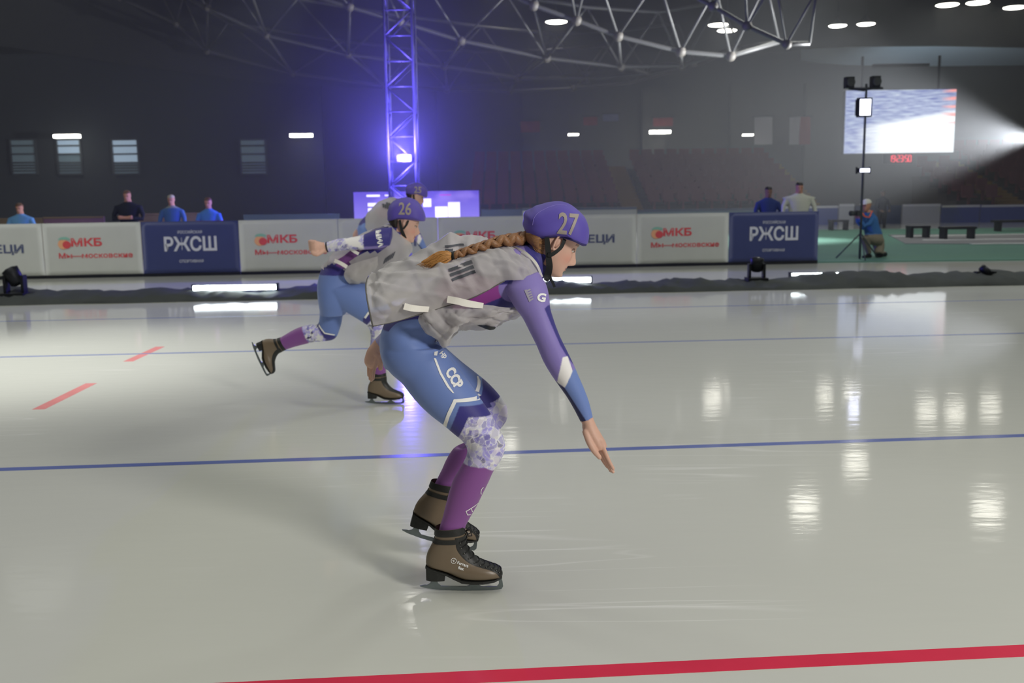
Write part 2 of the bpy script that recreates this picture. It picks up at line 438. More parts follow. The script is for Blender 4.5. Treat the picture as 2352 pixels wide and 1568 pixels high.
# small black stage lights on the cover
def stage_light(px, ytop, ybase, wpx, label, tilt):
    Y = G(px, ybase+6).y-0.05
    b = P(px, ybase, Y); tp = P(px, ytop, Y); H = tp.z-b.z; W = (P(px+wpx/2, ybase, Y)-P(px-wpx/2, ybase, Y)).length
    t = thing('stage_light', label, 'light', (b.x, b.y, max(0.0, b.z-0.02)))
    R = Matrix.Rotation(tilt, 3, 'Y')
    mb = MB(); mb.box((b.x, b.y, b.z+H*0.10), (W*1.0, W*0.9, H*0.22)); mb.build('base', dark_metal, t)
    for s in (-1, 1):
        MB().box((b.x+s*W*0.36, b.y, b.z+H*0.45), (W*0.12, W*0.35, H*0.55)).build('yoke_arm', dark_metal, t)
    hd = MB(); c = Vector((b.x, b.y, b.z+H*0.66)); ax = R@Vector((0, 0, 1))
    hd.lathe(c-ax*H*0.25, [(W*0.16, 0), (W*0.3, H*0.06), (W*0.32, H*0.35), (W*0.34, H*0.5), (W*0.3, H*0.52)], 14, ax); hd.build('lamp_head', dark_metal, t, True)
    MB().lathe(c+ax*H*0.27, [(W*0.26, 0), (W*0.2, H*0.03), (0.001, H*0.045)], 14, ax).build('lens', mat('lens_dark', (0.02, 0.02, 0.03), 0.1), t, True)
stage_light(38, 610, 688, 56, 'black stage light on the cable cover at the far left', -0.5)
stage_light(1737, 588, 650, 46, 'black upright stage light in front of the navy board at right', 0.05)
stage_light(2262, 616, 642, 52, 'low tilted black stage light at the right end of the cable cover', 0.9)

# ---- padded advertising boards
B0 = G(0, 642); B1 = G(1877, 605)
BD = (B1-B0).normalized(); BN = Vector((-BD.y, BD.x, 0)); BH = P(1176, 496, lerp(B0, B1, 0.62).y).z
def bt(px):
    "distance along the row of boards of a pixel column"
    d = fw*F+rt*(px-1176)+up*(784-620); d2 = Vector((d.x, d.y)); o = Vector((B0.x, B0.y)); e = Vector((BD.x, BD.y))
    # CAM + s*d2 = o + t*e
    det = d2.x*(-e.y)+e.x*d2.y
    s = (o.x*(-e.y)+e.x*o.y)/det
    q = d2*s; return (q-o).dot(e)
cloth_w = mat('board_white', L(158, 160, 156, 1.75), 0.55, var=0.05, scale=3, bump=0.25)
cloth_n = mat('board_navy', L(46, 54, 98, 1.5), 0.5, var=0.08, scale=3, bump=0.2)
ink_red = mat('ink_red', L(186, 66, 70, 1.5), 0.6); ink_navy = mat('ink_navy', L(72, 80, 112, 1.3), 0.6); ink_w = mat('ink_white', L(170, 172, 182, 1.7), 0.6)
ink_teal = mat('ink_teal', L(120, 165, 150, 1.5), 0.6); ink_or = mat('ink_orange', L(205, 150, 110, 1.5), 0.6)
def on_board(t0, name, V2, Fc, m, parent, off=0.018):
    V = [tuple(B0+BD*(t0+x)-BN*off+Vector((0, 0, z))) for x, z in V2]
    return obj(name, V, Fc, m, parent, False)
def board_text(t, z, txt, h, m, parent, bold=0.02, xs=1.0, name='print'):
    V, Fc = textmesh(txt, bold, xs=xs); on_board(t, name, [(x*h, z+y*h) for x, y in V], Fc, m, parent)
def disc(cx, cz, r, n=20, a0=0, a1=2*PI, ry=None):
    ry = ry or r
    return [(cx, cz)]+[(cx+r*math.cos(a0+(a1-a0)*k/n), cz+ry*math.sin(a0+(a1-a0)*k/n)) for k in range(n+1)], [(0, k, k+1) for k in range(1, n+1)]
def board(xa, xb, kind, label):
    ta, tb = bt(xa), bt(xb); W = tb-ta; c = B0+BD*((ta+tb)/2)
    t = thing('barrier_board', label, 'board', (c.x, c.y, 0), 'padded boards along the track')
    # padded panel with a soft rounded top edge and slight sag between the ends
    nx, nz = 18, 12; V = []
    for side in (-1, 1):
        for j in range(nz):
            z = 0.055+(BH-0.055)*j/(nz-1)
            for i in range(nx):
                u = i/(nx-1); e = min(u, 1-u)*W; k = min(1, e/0.03); kz = min(1, (BH-z)/0.03+0.15)
                bulge = 0.012*math.sqrt(max(0, k))*math.sqrt(kz)+0.003*math.sin(u*9+z*7)*k*kz
                V.append(tuple(B0+BD*(ta+0.004+u*(W-0.008))+BN*side*bulge+Vector((0, 0, z))))
    Fc = grid_faces(nz, nx)+[tuple(q+nx*nz for q in f)[::-1] for f in grid_faces(nz, nx)]
    o2 = nx*nz
    for i in range(nx-1): Fc += [((nz-1)*nx+i, (nz-1)*nx+i+1, o2+(nz-1)*nx+i+1, o2+(nz-1)*nx+i), (i+1, i, o2+i, o2+i+1)]
    for j in range(nz-1): Fc += [(j*nx, (j+1)*nx, o2+(j+1)*nx, o2+j*nx), ((j+1)*nx+nx-1, j*nx+nx-1, o2+j*nx+nx-1, o2+(j+1)*nx+nx-1)]
    obj('panel', V, Fc, cloth_n if kind == 'navy' else cloth_w, t, True)
    MB().box(c+BN*0.01+Vector((0, 0, 0.028)), (W-0.01, 0.05, 0.055), Matrix((BD, BN, Vector((0, 0, 1)))).transposed()).build('foot_rail', dark_metal, t)
    for s in (0.2, 0.8):
        q = B0+BD*(ta+W*s)+BN*0.20
        mb = MB(); mb.tube([q+Vector((0, 0, 0.02)), q-BN*0.16+Vector((0, 0, BH*0.8))], 0.015, 6); mb.build('brace', dark_metal, t)
    mid = (ta+tb)/2
    if kind == 'navy':
        board_text(mid, BH*0.57, 'РЖСШ', BH*0.34, ink_w, t, 0.03, 0.88)
        board_text(mid, BH*0.80, 'РОССИЙСКАЯ', BH*0.07, ink_w, t, 0.01, 0.9); board_text(mid, BH*0.27, 'СПОРТИВНАЯ', BH*0.07, ink_w, t, 0.01, 0.9)
    elif kind == 'logo':
        l = ta+W*0.22
        V2, F2 = disc(0, BH*0.62, 0.09, ry=0.085); on_board(l-0.02, 'logo_ball', V2, F2, ink_or, t, 0.018)
        V2, F2 = disc(0.035, BH*0.61, 0.07, ry=0.065); on_board(l, 'logo_ball', V2, F2, ink_red, t, 0.0195)
        V2, F2 = disc(0.0, BH*0.70, 0.10, 12, 0, PI, 0.05); on_board(l, 'logo_leaf', V2, F2, ink_teal, t, 0.021)
        board_text(l+0.36, BH*0.64, 'МКБ', BH*0.19, ink_red, t, 0.035, 1.35)
        board_text(l+0.50, BH*0.405, 'Мы—московские', BH*0.13, ink_red, t, 0.02, 1.2)
    else:
        board_text(ta+W*0.55, BH*0.54, '• ТЕЦИ', BH*0.2, ink_navy, t, 0.03, 1.3)
board(-118, 104, 'word', 'white padded board with navy lettering at the left edge of the picture')
board(104, 330, 'logo', 'white board with red logo directly left of the left-hand navy board')
board(330, 553, 'navy', 'navy padded board with white letters, the left one of two')
board(553, 780, 'logo', 'white board with red logo behind the fist of skater 26')
board(780, 1008, 'word', 'white board with navy lettering behind the face of skater 26')
board(1008, 1236, 'logo', 'white board with red logo between skater 26 and helmet 27')
board(1236, 1462, 'word', 'white board with navy lettering directly right of the braided skater\'s face')
board(1462, 1672, 'logo', 'white board with red logo directly left of the right-hand navy board')
board(1672, 1877, 'navy', 'navy padded board with white letters, the right one where the row ends')

# ---- infield beyond the boards
green = mat('infield_green', L(62, 96, 82, 1.9), 0.85, var=0.08, scale=2)
grey_t = mat('infield_grey', L(98, 98, 98, 1.6), 0.8, var=0.08, scale=2)
def gstrip(name, q, z0, z1, m, label=None, cat=None, kind=None):
    o = slab(name, [G(*p) for p in q], z0, z1, m, kind=kind)
    if label: tag(o, label, cat)
    return o
ga, gb, gc, gd = G(1500, 608), G(2700, 594), G(2700, 521), G(1500, 532)
o = slab('infield_matting', [ga, gb, gc, gd], 0.0, 0.02, green); tag(o, 'green sports flooring of the infield beyond the navy board', 'flooring')
o = gstrip('infield_runway', [(2080, 562), (2700, 564), (2700, 537), (2040, 541)], 0.02, 0.03, grey_t, 'grey running lane laid across the green infield', 'flooring')
wl = mat('white_paint', L(190, 192, 188, 1.7), 0.6)
for k, (a, b, lab) in enumerate((((2050, 543), (2600, 533), 'far white edge line of the grey running lane'), ((2120, 551), (2600, 546), 'middle white line of the grey running lane'), ((2230, 560), (2600, 556), 'near white edge line of the grey running lane'))):
    A = G(*a, 0.03); B = G(*b, 0.03); d = (B-A).normalized(); n = Vector((-d.y, d.x, 0))*0.09
    tag(slab('runway_line', [A-n, B-n, B+n, A+n], 0.0301, 0.034, wl), lab, 'line')
# far boards on the opposite side, blue and pale panels
fb_b = mat('far_board_blue', L(62, 76, 128, 1.8), 0.6, var=0.15, scale=1); fb_w = mat('far_board_pale', L(160, 164, 160, 1.7), 0.6, var=0.05, scale=1)
fb_d = mat('far_board_dark', L(50, 64, 84, 1.7), 0.6, var=0.1, scale=1); fb_t = mat('far_board_teal', L(84, 112, 122, 1.5), 0.6)
yF = G(2150, 512).y
def far_board(x0, x1, y0, y1, m, label, dY=0.0, pale_top=False):
    Y = yF+dY; a = P(x0, y1, Y); b = P(x1, y0, Y); h = max(0.6, b.z)
    t = thing('far_board', label, 'board', ((a.x+b.x)/2, Y, 0), 'boards on the far side of the infield')
    MB().box(((a.x+b.x)/2, Y, h/2), (b.x-a.x-0.02, 0.08, h)).build('panel', m, t)
    MB().box(((a.x+b.x)/2, Y-0.05, h-0.04), (b.x-a.x-0.02, 0.04, 0.07)).build('top_rail', wl if pale_top else fb_d, t)
FB = [(560, 780, 490, 510, fb_d, 'dark far board right of the boy in red and blue', 0), (1105, 1200, 480, 510, fb_d, 'dark far board right of the violet screen', 0),
      (1200, 1463, 475, 510, fb_w, 'pale far board above the white boards right of helmet 27', 0), (1463, 1750, 480, 510, fb_t, 'dull teal far board above the red logo board at right', 0),
      (1750, 1925, 472, 512, fb_b, 'blue far board behind the man in white', 1), (1925, 1962, 468, 512, fb_w, 'narrow pale far board left of the photographer', 1),
      (1962, 2070, 471, 520, fb_d, 'dark navy far board behind the photographer', 0), (2070, 2160, 468, 512, fb_w, 'pale far board directly right of the photographer', 1),
      (2160, 2250, 470, 511, fb_b, 'blue far board, second to the right of the photographer', 1), (2250, 2440, 468, 510, fb_b, 'long blue far board at the right edge of the picture', 1)]
for x0, x1, y0, y1, m, lab, top in FB: far_board(x0, x1, y0, y1, m, lab, 0, bool(top))
# low equipment lying on the infield
def bench(x0, x1, y, label):
    Y = G((x0+x1)/2, y).y; a = P(x0, y, Y); b = P(x1, y, Y); c = (a+b)/2; W = b.x-a.x
    t = thing('low_bench', label, 'bench', (c.x, c.y, 0.03))
    MB().box((c.x, c.y, 0.30), (W, 0.35, 0.06)).build('seat', dark_metal, t)
    for s in (-0.42, 0.42): MB().box((c.x+W*s, c.y, 0.15), (0.08, 0.3, 0.25)).build('leg', dark_metal, t)
bench(2160, 2235, 551, 'low black bench on the green infield, the nearer one'); bench(2085, 2130, 548, 'low black bench near the photographer')
bench(2280, 2420, 532, 'low black bench at the right edge of the infield'); bench(1905, 1945, 530, 'low black bench left of the photographer')

# ---- banner wall left behind the boards
yb_ = mat('hoarding_yellow', L(120, 105, 70, 1.4), 0.8, var=0.2, scale=1); pk = mat('hoarding_pink', L(125, 95, 100, 1.3), 0.8, var=0.2, scale=1)
def hoarding(x0, x1, yt, m, lab, Y=21.5):
    a = P(x0, yt, Y); b = P(x1, yt, Y)
    t = thing('low_hoarding', lab, 'hoarding', ((a.x+b.x)/2, Y, 0)); h = a.z
    MB().box(((a.x+b.x)/2, Y, h/2), (b.x-a.x-0.01, 0.05, h)).build('panel', m, t); MB().box(((a.x+b.x)/2, Y-0.03, h-0.02), (b.x-a.x-0.01, 0.03, 0.04)).build('top_edge', yb_, t)
hoarding(-60, 100, 502, yb_, 'yellowish low hoarding behind the man in pale blue at far left'); hoarding(100, 240, 498, pk, 'dull pink low hoarding between the men at left')
hoarding(318, 470, 490, yb_, 'ochre low hoarding behind the man in the pale jacket')

# ---- tiers of seats
seat_m = mat('seat_maroon', L(104, 56, 58, 1.5), 0.6, var=0.2, scale=1.5); step_m = mat('tier_concrete', L(80, 78, 74, 1.0), 0.9, var=0.1, scale=1)
aisle_m = mat('aisle_yellow', L(128, 104, 50, 1.5), 0.8, var=0.2, scale=1)
SY, SZ = 37.0, 0.45
def stand(x0, x1, rows, label):
    a = P(x0, 420, 41).x; b = P(x1, 420, 41).x
    t = thing('seating_stand', label, 'stand', ((a+b)/2, SY, 0), 'tiers of seats on the far side')
    st = MB(); se = MB()
    for k in range(rows):
        y = SY+k*0.85; z = SZ+k*0.24
        st.box(((a+b)/2, y+0.42, z/2), (b-a, 0.85, z))
        n = int((b-a)/0.5)
        for i in range(n):
            x = a+0.25+i*(b-a-0.5)/max(1, n-1)
            se.box((x, y+0.35, z+0.40), (0.42, 0.40, 0.05)); se.box((x, y+0.56, z+0.62), (0.42, 0.05, 0.42)); se.box((x, y+0.40, z+0.19), (0.08, 0.1, 0.38))
    st.build('tier', step_m, t); se.build('seats', seat_m, t, kind='stuff')
def aisle(x0, x1, rows, label):
    a = P(x0, 420, 41).x; b = P(x1, 420, 41).x
    t = thing('stand_aisle', label, 'stairs', ((a+b)/2, SY, 0), 'stairs between the seats')
    for k in range(rows):
        y = SY+k*0.85; z = SZ+k*0.24
        for h in (0, 1): MB().box(((a+b)/2, y+0.2+h*0.43, (z+h*0.12)/2), (b-a, 0.43, z+h*0.12)).build('step', aisle_m, t)
stand(1085, 1400, 8, 'maroon seats behind the helmet of the braided skater'); aisle(1408, 1452, 8, 'yellowish stair between maroon seats above the white boards')
stand(1460, 1790, 8, 'maroon seats left of the man in white'); aisle(1796, 1830, 8, 'yellowish stair behind the man in white')
stand(2120, 2200, 6, 'short block of seats right of the video screen foot'); aisle(2205, 2262, 8, 'yellow stair at the right between two blocks of seats')
stand(2268, 2560, 9, 'maroon seats at the right edge of the picture')

# ---- walls and roof
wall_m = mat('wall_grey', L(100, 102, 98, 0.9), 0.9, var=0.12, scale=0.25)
WY = 49.0
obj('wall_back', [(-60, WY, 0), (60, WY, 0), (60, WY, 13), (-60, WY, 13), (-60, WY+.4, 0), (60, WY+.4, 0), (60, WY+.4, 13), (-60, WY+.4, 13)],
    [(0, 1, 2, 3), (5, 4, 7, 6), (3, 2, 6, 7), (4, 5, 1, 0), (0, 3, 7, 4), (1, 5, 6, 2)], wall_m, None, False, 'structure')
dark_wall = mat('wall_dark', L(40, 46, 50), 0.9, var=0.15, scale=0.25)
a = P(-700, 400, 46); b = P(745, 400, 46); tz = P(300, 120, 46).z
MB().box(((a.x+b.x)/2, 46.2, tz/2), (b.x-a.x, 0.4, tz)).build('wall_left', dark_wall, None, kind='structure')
# columns and recesses of the back wall
for k, (x, y0, y1) in enumerate(((1700, 190, 440), (1870, 190, 430), (1500, 200, 430), (1230, 200, 430), (980, 210, 430))):
    q0 = P(x, y1, WY-0.4); q1 = P(x, y0, WY-0.4)
    MB().box((q0.x, WY-0.3, q1.z/2), (1.1, 0.5, q1.z)).build('trim_%d' % (k+1), wall_m, None, kind='structure')
# roof: dark curved deck whose far edge shows as an arc
edge = [(-500, 60), (-100, 90), (300, 150), (600, 190), (900, 205), (1180, 187), (1300, 169), (1500, 148), (1700, 128), (1850, 113), (1950, 108), (2150, 106), (2352, 110), (2600, 120), (2900, 130)]
deck = mat('roof_deck', L(40, 42, 42, 1.1), 0.9, var=0.2, scale=0.3)
V = []; NR = 24
ed = [P(x, y, 45.5) for x, y in edge]
for j in range(NR):
    s = j/(NR-1)
    for q in ed:
        V.append((q.x, 45.5-s*50, q.z+(14.5-q.z)*math.sin(s*PI/2)**0.4))
for j in range(NR):
    s = j/(NR-1)
    for q in ed: V.append((q.x, 45.6-s*50, q.z+0.35+(14.5-q.z)*math.sin(s*PI/2)**0.4))
ne = len(ed); Fc = grid_faces(NR, ne)+[tuple(i+NR*ne for i in f)[::-1] for f in grid_faces(NR, ne)]+[(i, i+1, NR*ne+i+1, NR*ne+i) for i in range(ne-1)]
obj('ceiling', V, Fc, deck, None, True, 'structure')
soff = mat('soffit_white', L(150, 165, 175, 1.5), 0.8, var=0.08, scale=0.4)
sp = [(1840, 113), (1950, 108), (2150, 106), (2352, 110), (2600, 120)]; sb = [(1840, 140), (1950, 150), (2150, 152), (2352, 150), (2600, 150)]
V = [tuple(P(x, y-3, 45.7)) for x, y in sp]+[tuple(P(x, y, WY-0.05)) for x, y in sb]; n = len(sp)
V += [(x, y, z+0.1) for x, y, z in V]
obj('trim_9', V, grid_faces(2, n)+[tuple(i+2*n for i in f)[::-1] for f in grid_faces(2, n)], soff, None, True, 'structure')
light('SPOT', P(2120, 300, 44), P(2140, 120, 47), 260, (0.8, 0.9, 1.0), 0.4, 110, 0.9)

# windows of the left wall, lit from behind
pane = mat('window_pane', L(110, 132, 150, 1.0), emit=0.42, ecol=(0.55, 0.72, 0.9), var=0.15, scale=2); pane2 = mat('window_pane_dim', L(90, 110, 120), emit=0.06, ecol=(0.55, 0.75, 0.85), var=0.2, scale=2)
frame_m = mat('window_frame', L(60, 66, 70), 0.6)
for k, (x0, x1, dim) in enumerate(((136, 184, 0), (262, 316, 0), (30, 80, 2), (555, 610, 2))):
    a = P(x0, 400, 45.95); b = P(x1, 320, 45.95); c = (a+b)/2; W = b.x-a.x; H = b.z-a.z
    t = thing('window_%d' % (k+1), None, None, (c.x, 45.97, a.z)); t['kind'] = 'structure'
    for s in (-1, 1): MB().box((c.x+s*W/2, 45.93, c.z), (0.08, 0.1, H)).build('frame', frame_m, t)
    for zz in (0.0, 0.09, 0.17, 0.25, 0.33, 0.58, 0.82, 1.0): MB().box((c.x, 45.92, a.z+H*zz), (W, 0.1, 0.07)).build('glazing_bar', frame_m, t)
    for (z0, z1, lit) in ((0.83, 0.99, 1), (0.59, 0.81, 1), (0.34, 0.57, 1 if k == 1 else 0), (0.01, 0.33, 0)):
        MB().box((c.x, 45.96, a.z+H*(z0+z1)/2), (W-0.04, 0.02, H*(z1-z0))).build('pane', pane if (lit and dim < 2) else pane2, t)

# ---- roof trusses
steel = mat('truss_steel', L(76, 76, 75, 1.1), 0.5, var=0.1, scale=2)
steel2 = mat('node_steel', L(84, 80, 74, 1.1), 0.6)
def truss(pts, Y, label, r=0.06, n_web=None, dz=1.5):
    lo = [P(x, y, Y) for x, y in pts]
    c = lo[len(lo)//2]
    t = thing('roof_truss', label, 'truss', (c.x, c.y, c.z), 'lattice trusses under the roof')
    rows = np.array([tuple(p) for p in lo]); n = n_web or 9
    R = cr(rows, np.linspace(0, len(rows)-1, 2*n+1))
    lowp = [Vector(R[i]) for i in range(0, 2*n+1, 2)]; hip = [Vector(R[i])+Vector((0, -1.0, dz)) for i in range(1, 2*n+1, 2)]
    MB().tube(lowp, r, 8).build('lower_chord', steel, t, True); MB().tube(hip, r*0.9, 8).build('upper_chord', steel, t, True)
    for i in range(n):
        for q in (lowp[i], lowp[i+1]):
            MB().tube([q, hip[i]], r*0.55, 6).build('web_member', steel, t, True)
    for q in lowp[1:-1]: MB().ball(q, r*2.4, 10, 6).build('node_joint', steel2, t, True)
    return lowp
C0 = truss([(-60, -40), (306, 2), (425, 71), (520, 139), (800, 187), (973, 204), (1133, 210), (1300, 204), (1450, 190)], 43.5, 'lowest and farthest roof truss, a faint arc above the left wall', n_web=9)
C1 = truss([(330, -50), (476, 17), (612, 82), (800, 126), (1021, 153), (1190, 179), (1347, 182), (1487, 169), (1600, 150)], 38, 'roof truss one above the lowest, crossing the light tower', n_web=8)
C2 = truss([(560, -60), (782, 10), (893, 41), (989, 75), (1165, 118), (1321, 142), (1465, 155), (1583, 148), (1700, 108)], 32, 'roof truss running just below the leftmost ceiling lamp', n_web=7)
C3 = truss([(960, -110), (1200, 2), (1305, 38), (1360, 64), (1487, 102), (1599, 124), (1694, 127), (1790, 96)], 27, 'roof truss passing right of the leftmost ceiling lamp', n_web=6)
C4 = truss([(1400, -110), (1608, 0), (1690, 38), (1742, 80), (1825, 105), (1860, 100)], 23, 'nearest roof truss, between the pairs of ceiling lamps', r=0.05, n_web=4, dz=1.0)
t = thing('roof_bracing', 'slender steel tubes linking the lattice roof trusses to each other', 'bracing', tuple(C2[3]))
for Aa, Bb in ((C0, C1), (C1, C2), (C2, C3)):
    for q in Bb:
        near = sorted(Aa, key=lambda p: (p.x/p.y-q.x/q.y)**2)[:1]
        for p in near: MB().tube([p, q], 0.05, 6).build('tube', steel, t, True)

# ---- ceiling lamps
lamp_on = mat('lamp_glow', (1, 1, 1), emit=14, ecol=(1.0, 0.97, 0.86), var=0)
def high_lamp(px, py, wpx, label, Y=43, rod=True, group='lamps hanging under the roof'):
    c = P(px, py, Y); W = (P(px+wpx/2, py, Y)-P(px-wpx/2, py, Y)).length
    t = thing('ceiling_lamp', label, 'lamp', (c.x, c.y, c.z), group)
    MB().lathe(c+Vector((0, 0, 0.05)), [(W*0.5, 0), (W*0.48, 0.05), (W*0.25, 0.12), (W*0.08, 0.3), (0.03, 0.34)], 18).build('housing', frame_m, t, True)
    MB().lathe(c+Vector((0, 0, -0.06)), [(W*0.25, 0.06), (W*0.43, 0.08), (W*0.5, 0.11)], 18).build('diffuser', lamp_on, t, True)
    if rod: MB().tube([c+Vector((0, 0, 0.35)), c+Vector((0, 0, 1.3))], 0.02, 5).build('hanging_rod', frame_m, t)
for px, py, wp, lab in ((1278, 53, 50, 'leftmost white ceiling lamp near the top of the picture'), (1650, 60, 46, 'upper lamp of the close pair right of centre'), (1670, 73, 44, 'lower lamp of the close pair right of centre'),
                        (1924, 62, 40, 'left lamp of the pair above the video screen'), (1989, 58, 40, 'right lamp of the pair above the video screen'), (2176, 14, 50, 'left lamp of the pair at the top right'),
                        (2246, 9, 50, 'right lamp of the pair at the top right'), (2330, 20, 48, 'ceiling lamp in the top right corner of the picture')):
    high_lamp(px, py, wp, lab)
for px, py, Y, lab in ((1890, -150, 29, 'low on the ice at right'), (905, -330, 24, 'beside the near skate'), (2350, -160, 28, 'at the right edge of the ice'), (1150, -20, 36, 'behind the bent knee'), (2010, -70, 34, 'faintly right of centre')):
    high_lamp(px, py, 0.9*F/Y, 'ceiling lamp above the picture whose reflection glows %s' % lab, Y)
def wall_lamp(px, py, wpx, label, Y):
    c = P(px, py, Y); W = (P(px+wpx/2, py, Y)-P(px-wpx/2, py, Y)).length
    t = thing('wall_lamp', label, 'lamp', (c.x, c.y, c.z), 'lamps along the far wall')
    MB().box((c.x, c.y, c.z), (W, 0.3, W*0.13)).build('diffuser', lamp_on, t); MB().box((c.x, c.y+0.02, c.z+W*0.11), (W*1.06, 0.34, W*0.09)).build('housing', frame_m, t)
    MB().tube([c+Vector((0, 0, W*0.1)), Vector((c.x, WY-0.2 if px > 700 else 45.9, c.z+0.2))], 0.03, 5).build('bracket', frame_m, t)
wall_lamp(154, 313, 56, 'white wall lamp above the left lit window', 44.6); wall_lamp(692, 311, 50, 'white wall lamp left of the violet light tower', 44.6)
wall_lamp(1317, 309, 23, 'small white wall lamp above helmet 27', 46.5); wall_lamp(1516, 303, 47, 'wide white wall lamp right of the small one above helmet 27', 46.5); wall_lamp(1718, 310, 22, 'small white wall lamp next to the hanging flags', 46.5)

# ---- flags on the back wall
def flag(x0, x1, y0, y1, cols, label, fr=1.0):
    Y = 47.6; a = P(x0, y1, Y); b = P(x1, y0, Y); W = b.x-a.x; t = thing('wall_flag', label, 'flag', ((a.x+b.x)/2, Y, a.z), 'flags hung on the far wall')
    n = len(cols)
    for k, m in enumerate(cols):
        V = []; c0 = a.x+W*k/n; c1 = a.x+W*(k+1)/n
        for j in range(9):
            for i in range(5):
                x = lerp(c0, c1, i/4); V.append((x, Y+0.06*math.sin(x*7+j*0.3), lerp(a.z, b.z, j/8)))
        V2 = V+[(x, y+0.02, z) for x, y, z in V]
        obj('cloth', V2, grid_faces(9, 5)+[tuple(q+45 for q in f)[::-1] for f in grid_faces(9, 5)], m, t, True)
    MB().tube([(a.x-0.1, Y, b.z+0.03), (b.x+0.1, Y, b.z+0.03)], 0.03, 6).build('pole', frame_m, t)
fw_ = mat('flag_white', L(140, 142, 148, 1.3), 0.8); fr_ = mat('flag_red', L(110, 50, 54, 1.4), 0.8); fbl = mat('flag_blue', L(90, 96, 125, 1.3), 0.8)
flag(1732, 1775, 268, 332, [fw_], 'plain white flag beside the small wall lamp'); flag(1812, 1862, 268, 332, [fw_, fr_], 'white and red flag left of the video screen')
flag(1196, 1240, 278, 304, [fr_], 'small dark red flag above and left of helmet 27'); flag(1340, 1372, 268, 288, [fr_], 'small dark red flag right of helmet 27 on the wall'); flag(1500, 1545, 270, 290, [fr_], 'small dark red flag above the wide wall lamp')
flag(1385, 1420, 262, 278, [fbl], 'small dark blue flag between two red flags')
# ------------------------------------------------------------------ video screen, clock, light towers
def screen_mat():
    m = bpy.data.materials.new('screen_picture'); m.use_nodes = True; nt = m.node_tree; b = nt.nodes['Principled BSDF']; N = nt.nodes.new; K = nt.links.new
    tc = N('ShaderNodeTexCoord'); sp = N('ShaderNodeSeparateXYZ'); K(tc.outputs['Generated'], sp.inputs[0])
    def rng(src, a, b_, c=0, d=1):
        r = N('ShaderNodeMapRange'); r.inputs[1].default_value = a; r.inputs[2].default_value = b_; r.inputs[3].default_value = c; r.inputs[4].default_value = d; K(src, r.inputs[0]); return r.outputs[0]
    def mx(f, a, c):
        x = N('ShaderNodeMix'); x.data_type = 'RGBA'
        if hasattr(f, 'links'): K(f, x.inputs[0])
        for s, i in ((a, 6), (c, 7)):
            if hasattr(s, 'links'): K(s, x.inputs[i])
            else: x.inputs[i].default_value = (*s, 1)
        return x.outputs[2]
    X, Z = sp.outputs[0], sp.outputs[2]
    mp = N('ShaderNodeMapping'); mp.inputs['Scale'].default_value = (5, 1, 26); K(tc.outputs['Generated'], mp.inputs[0])
    n = N('ShaderNodeTexNoise'); n.inputs['Scale'].default_value = 1.6; n.inputs['Detail'].default_value = 6; K(mp.outputs[0], n.inputs['Vector'])
    upc = mx(rng(n.outputs['Fac'], 0.35, 0.65), (0.10, 0.13, 0.40), (0.46, 0.54, 0.68))
    upc = mx(rng(n.outputs['Color'], 0.62, 0.70), upc, (1, 1, 1))
    lo = mx(rng(n.outputs['Fac'], 0.3, 0.5), (0.80, 0.88, 0.98), (0.93, 0.98, 1.0))
    # slanted skyline: white track rises to the right
    ad = N('ShaderNodeMath'); ad.operation = 'MULTIPLY_ADD'; K(X, ad.inputs[0]); ad.inputs[1].default_value = -0.28; K(Z, ad.inputs[2])
    c = mx(rng(ad.outputs[0], 0.34, 0.42), lo, upc)
    # bright bloom of a lamp
    v = N('ShaderNodeVectorMath'); v.operation = 'DISTANCE'; v.inputs[1].default_value = (0.68, 0.5, 0.66); K(tc.outputs['Generated'], v.inputs[0])
    c = mx(rng(v.outputs['Value'], 0.22, 0.12), c, (0.97, 0.99, 1.0))
    # dark bluish column at the left
    c = mx(rng(X, 0.34, 0.10, 0, 0.9), c, upc)
    wv = N('ShaderNodeTexWave'); wv.inputs['Scale'].default_value = 2.4; wv.inputs['Distortion'].default_value = 2.5; wv.wave_type = 'RINGS'; K(tc.outputs['Generated'], wv.inputs['Vector'])
    ms = N('ShaderNodeMath'); ms.operation = 'MULTIPLY'; K(rng(X, 0.86, 0.97), ms.inputs[0]); K(rng(wv.outputs['Fac'], 0.55, 0.8), ms.inputs[1])
    m3 = N('ShaderNodeMath'); m3.operation = 'MULTIPLY'; K(ms.outputs[0], m3.inputs[0]); K(rng(Z, 0.42, 0.5), m3.inputs[1])
    c = mx(m3.outputs[0], c, (0.9, 0.35, 0.33))
    b.inputs['Base Color'].default_value = (0, 0, 0, 1); K(c, b.inputs['Emission Color']); b.inputs['Emission Strength'].default_value = 1.1
    return m
SYc = 40.0
a = P(1937, 353, SYc); b = P(2195, 205, SYc); c = (a+b)/2; W = b.x-a.x; H = b.z-a.z
t = thing('video_screen', 'large bright video screen hanging on the wall at the upper right', 'screen', (c.x, SYc, a.z))
V = [(a.x+W*i/24, SYc-0.09, a.z+H*j/14) for j in range(15) for i in range(25)]; V += [(x, y+0.05, z) for x, y, z in V]
obj('picture', V, grid_faces(15, 25)+[tuple(q+375 for q in f)[::-1] for f in grid_faces(15, 25)]+[(i, i+1, 376+i, 375+i) for i in range(24)]+[(350+i, 725+i, 726+i, 351+i) for i in range(24)], screen_mat(), t, False)
MB().box((c.x, SYc+0.13, c.z), (W+0.04, 0.3, H+0.04)).build('cabinet', dark_metal, t)
for s in (-0.35, 0.35): MB().tube([(c.x+W*s, SYc+0.1, b.z), (c.x+W*s, SYc+0.1, b.z+1.3)], 0.05, 6).build('hanger', dark_metal, t)
MB().box((c.x+0.0, SYc+0.1, b.z+0.95), (W*0.5, 0.25, 0.10)).build('rigging_bar', dark_metal, t)
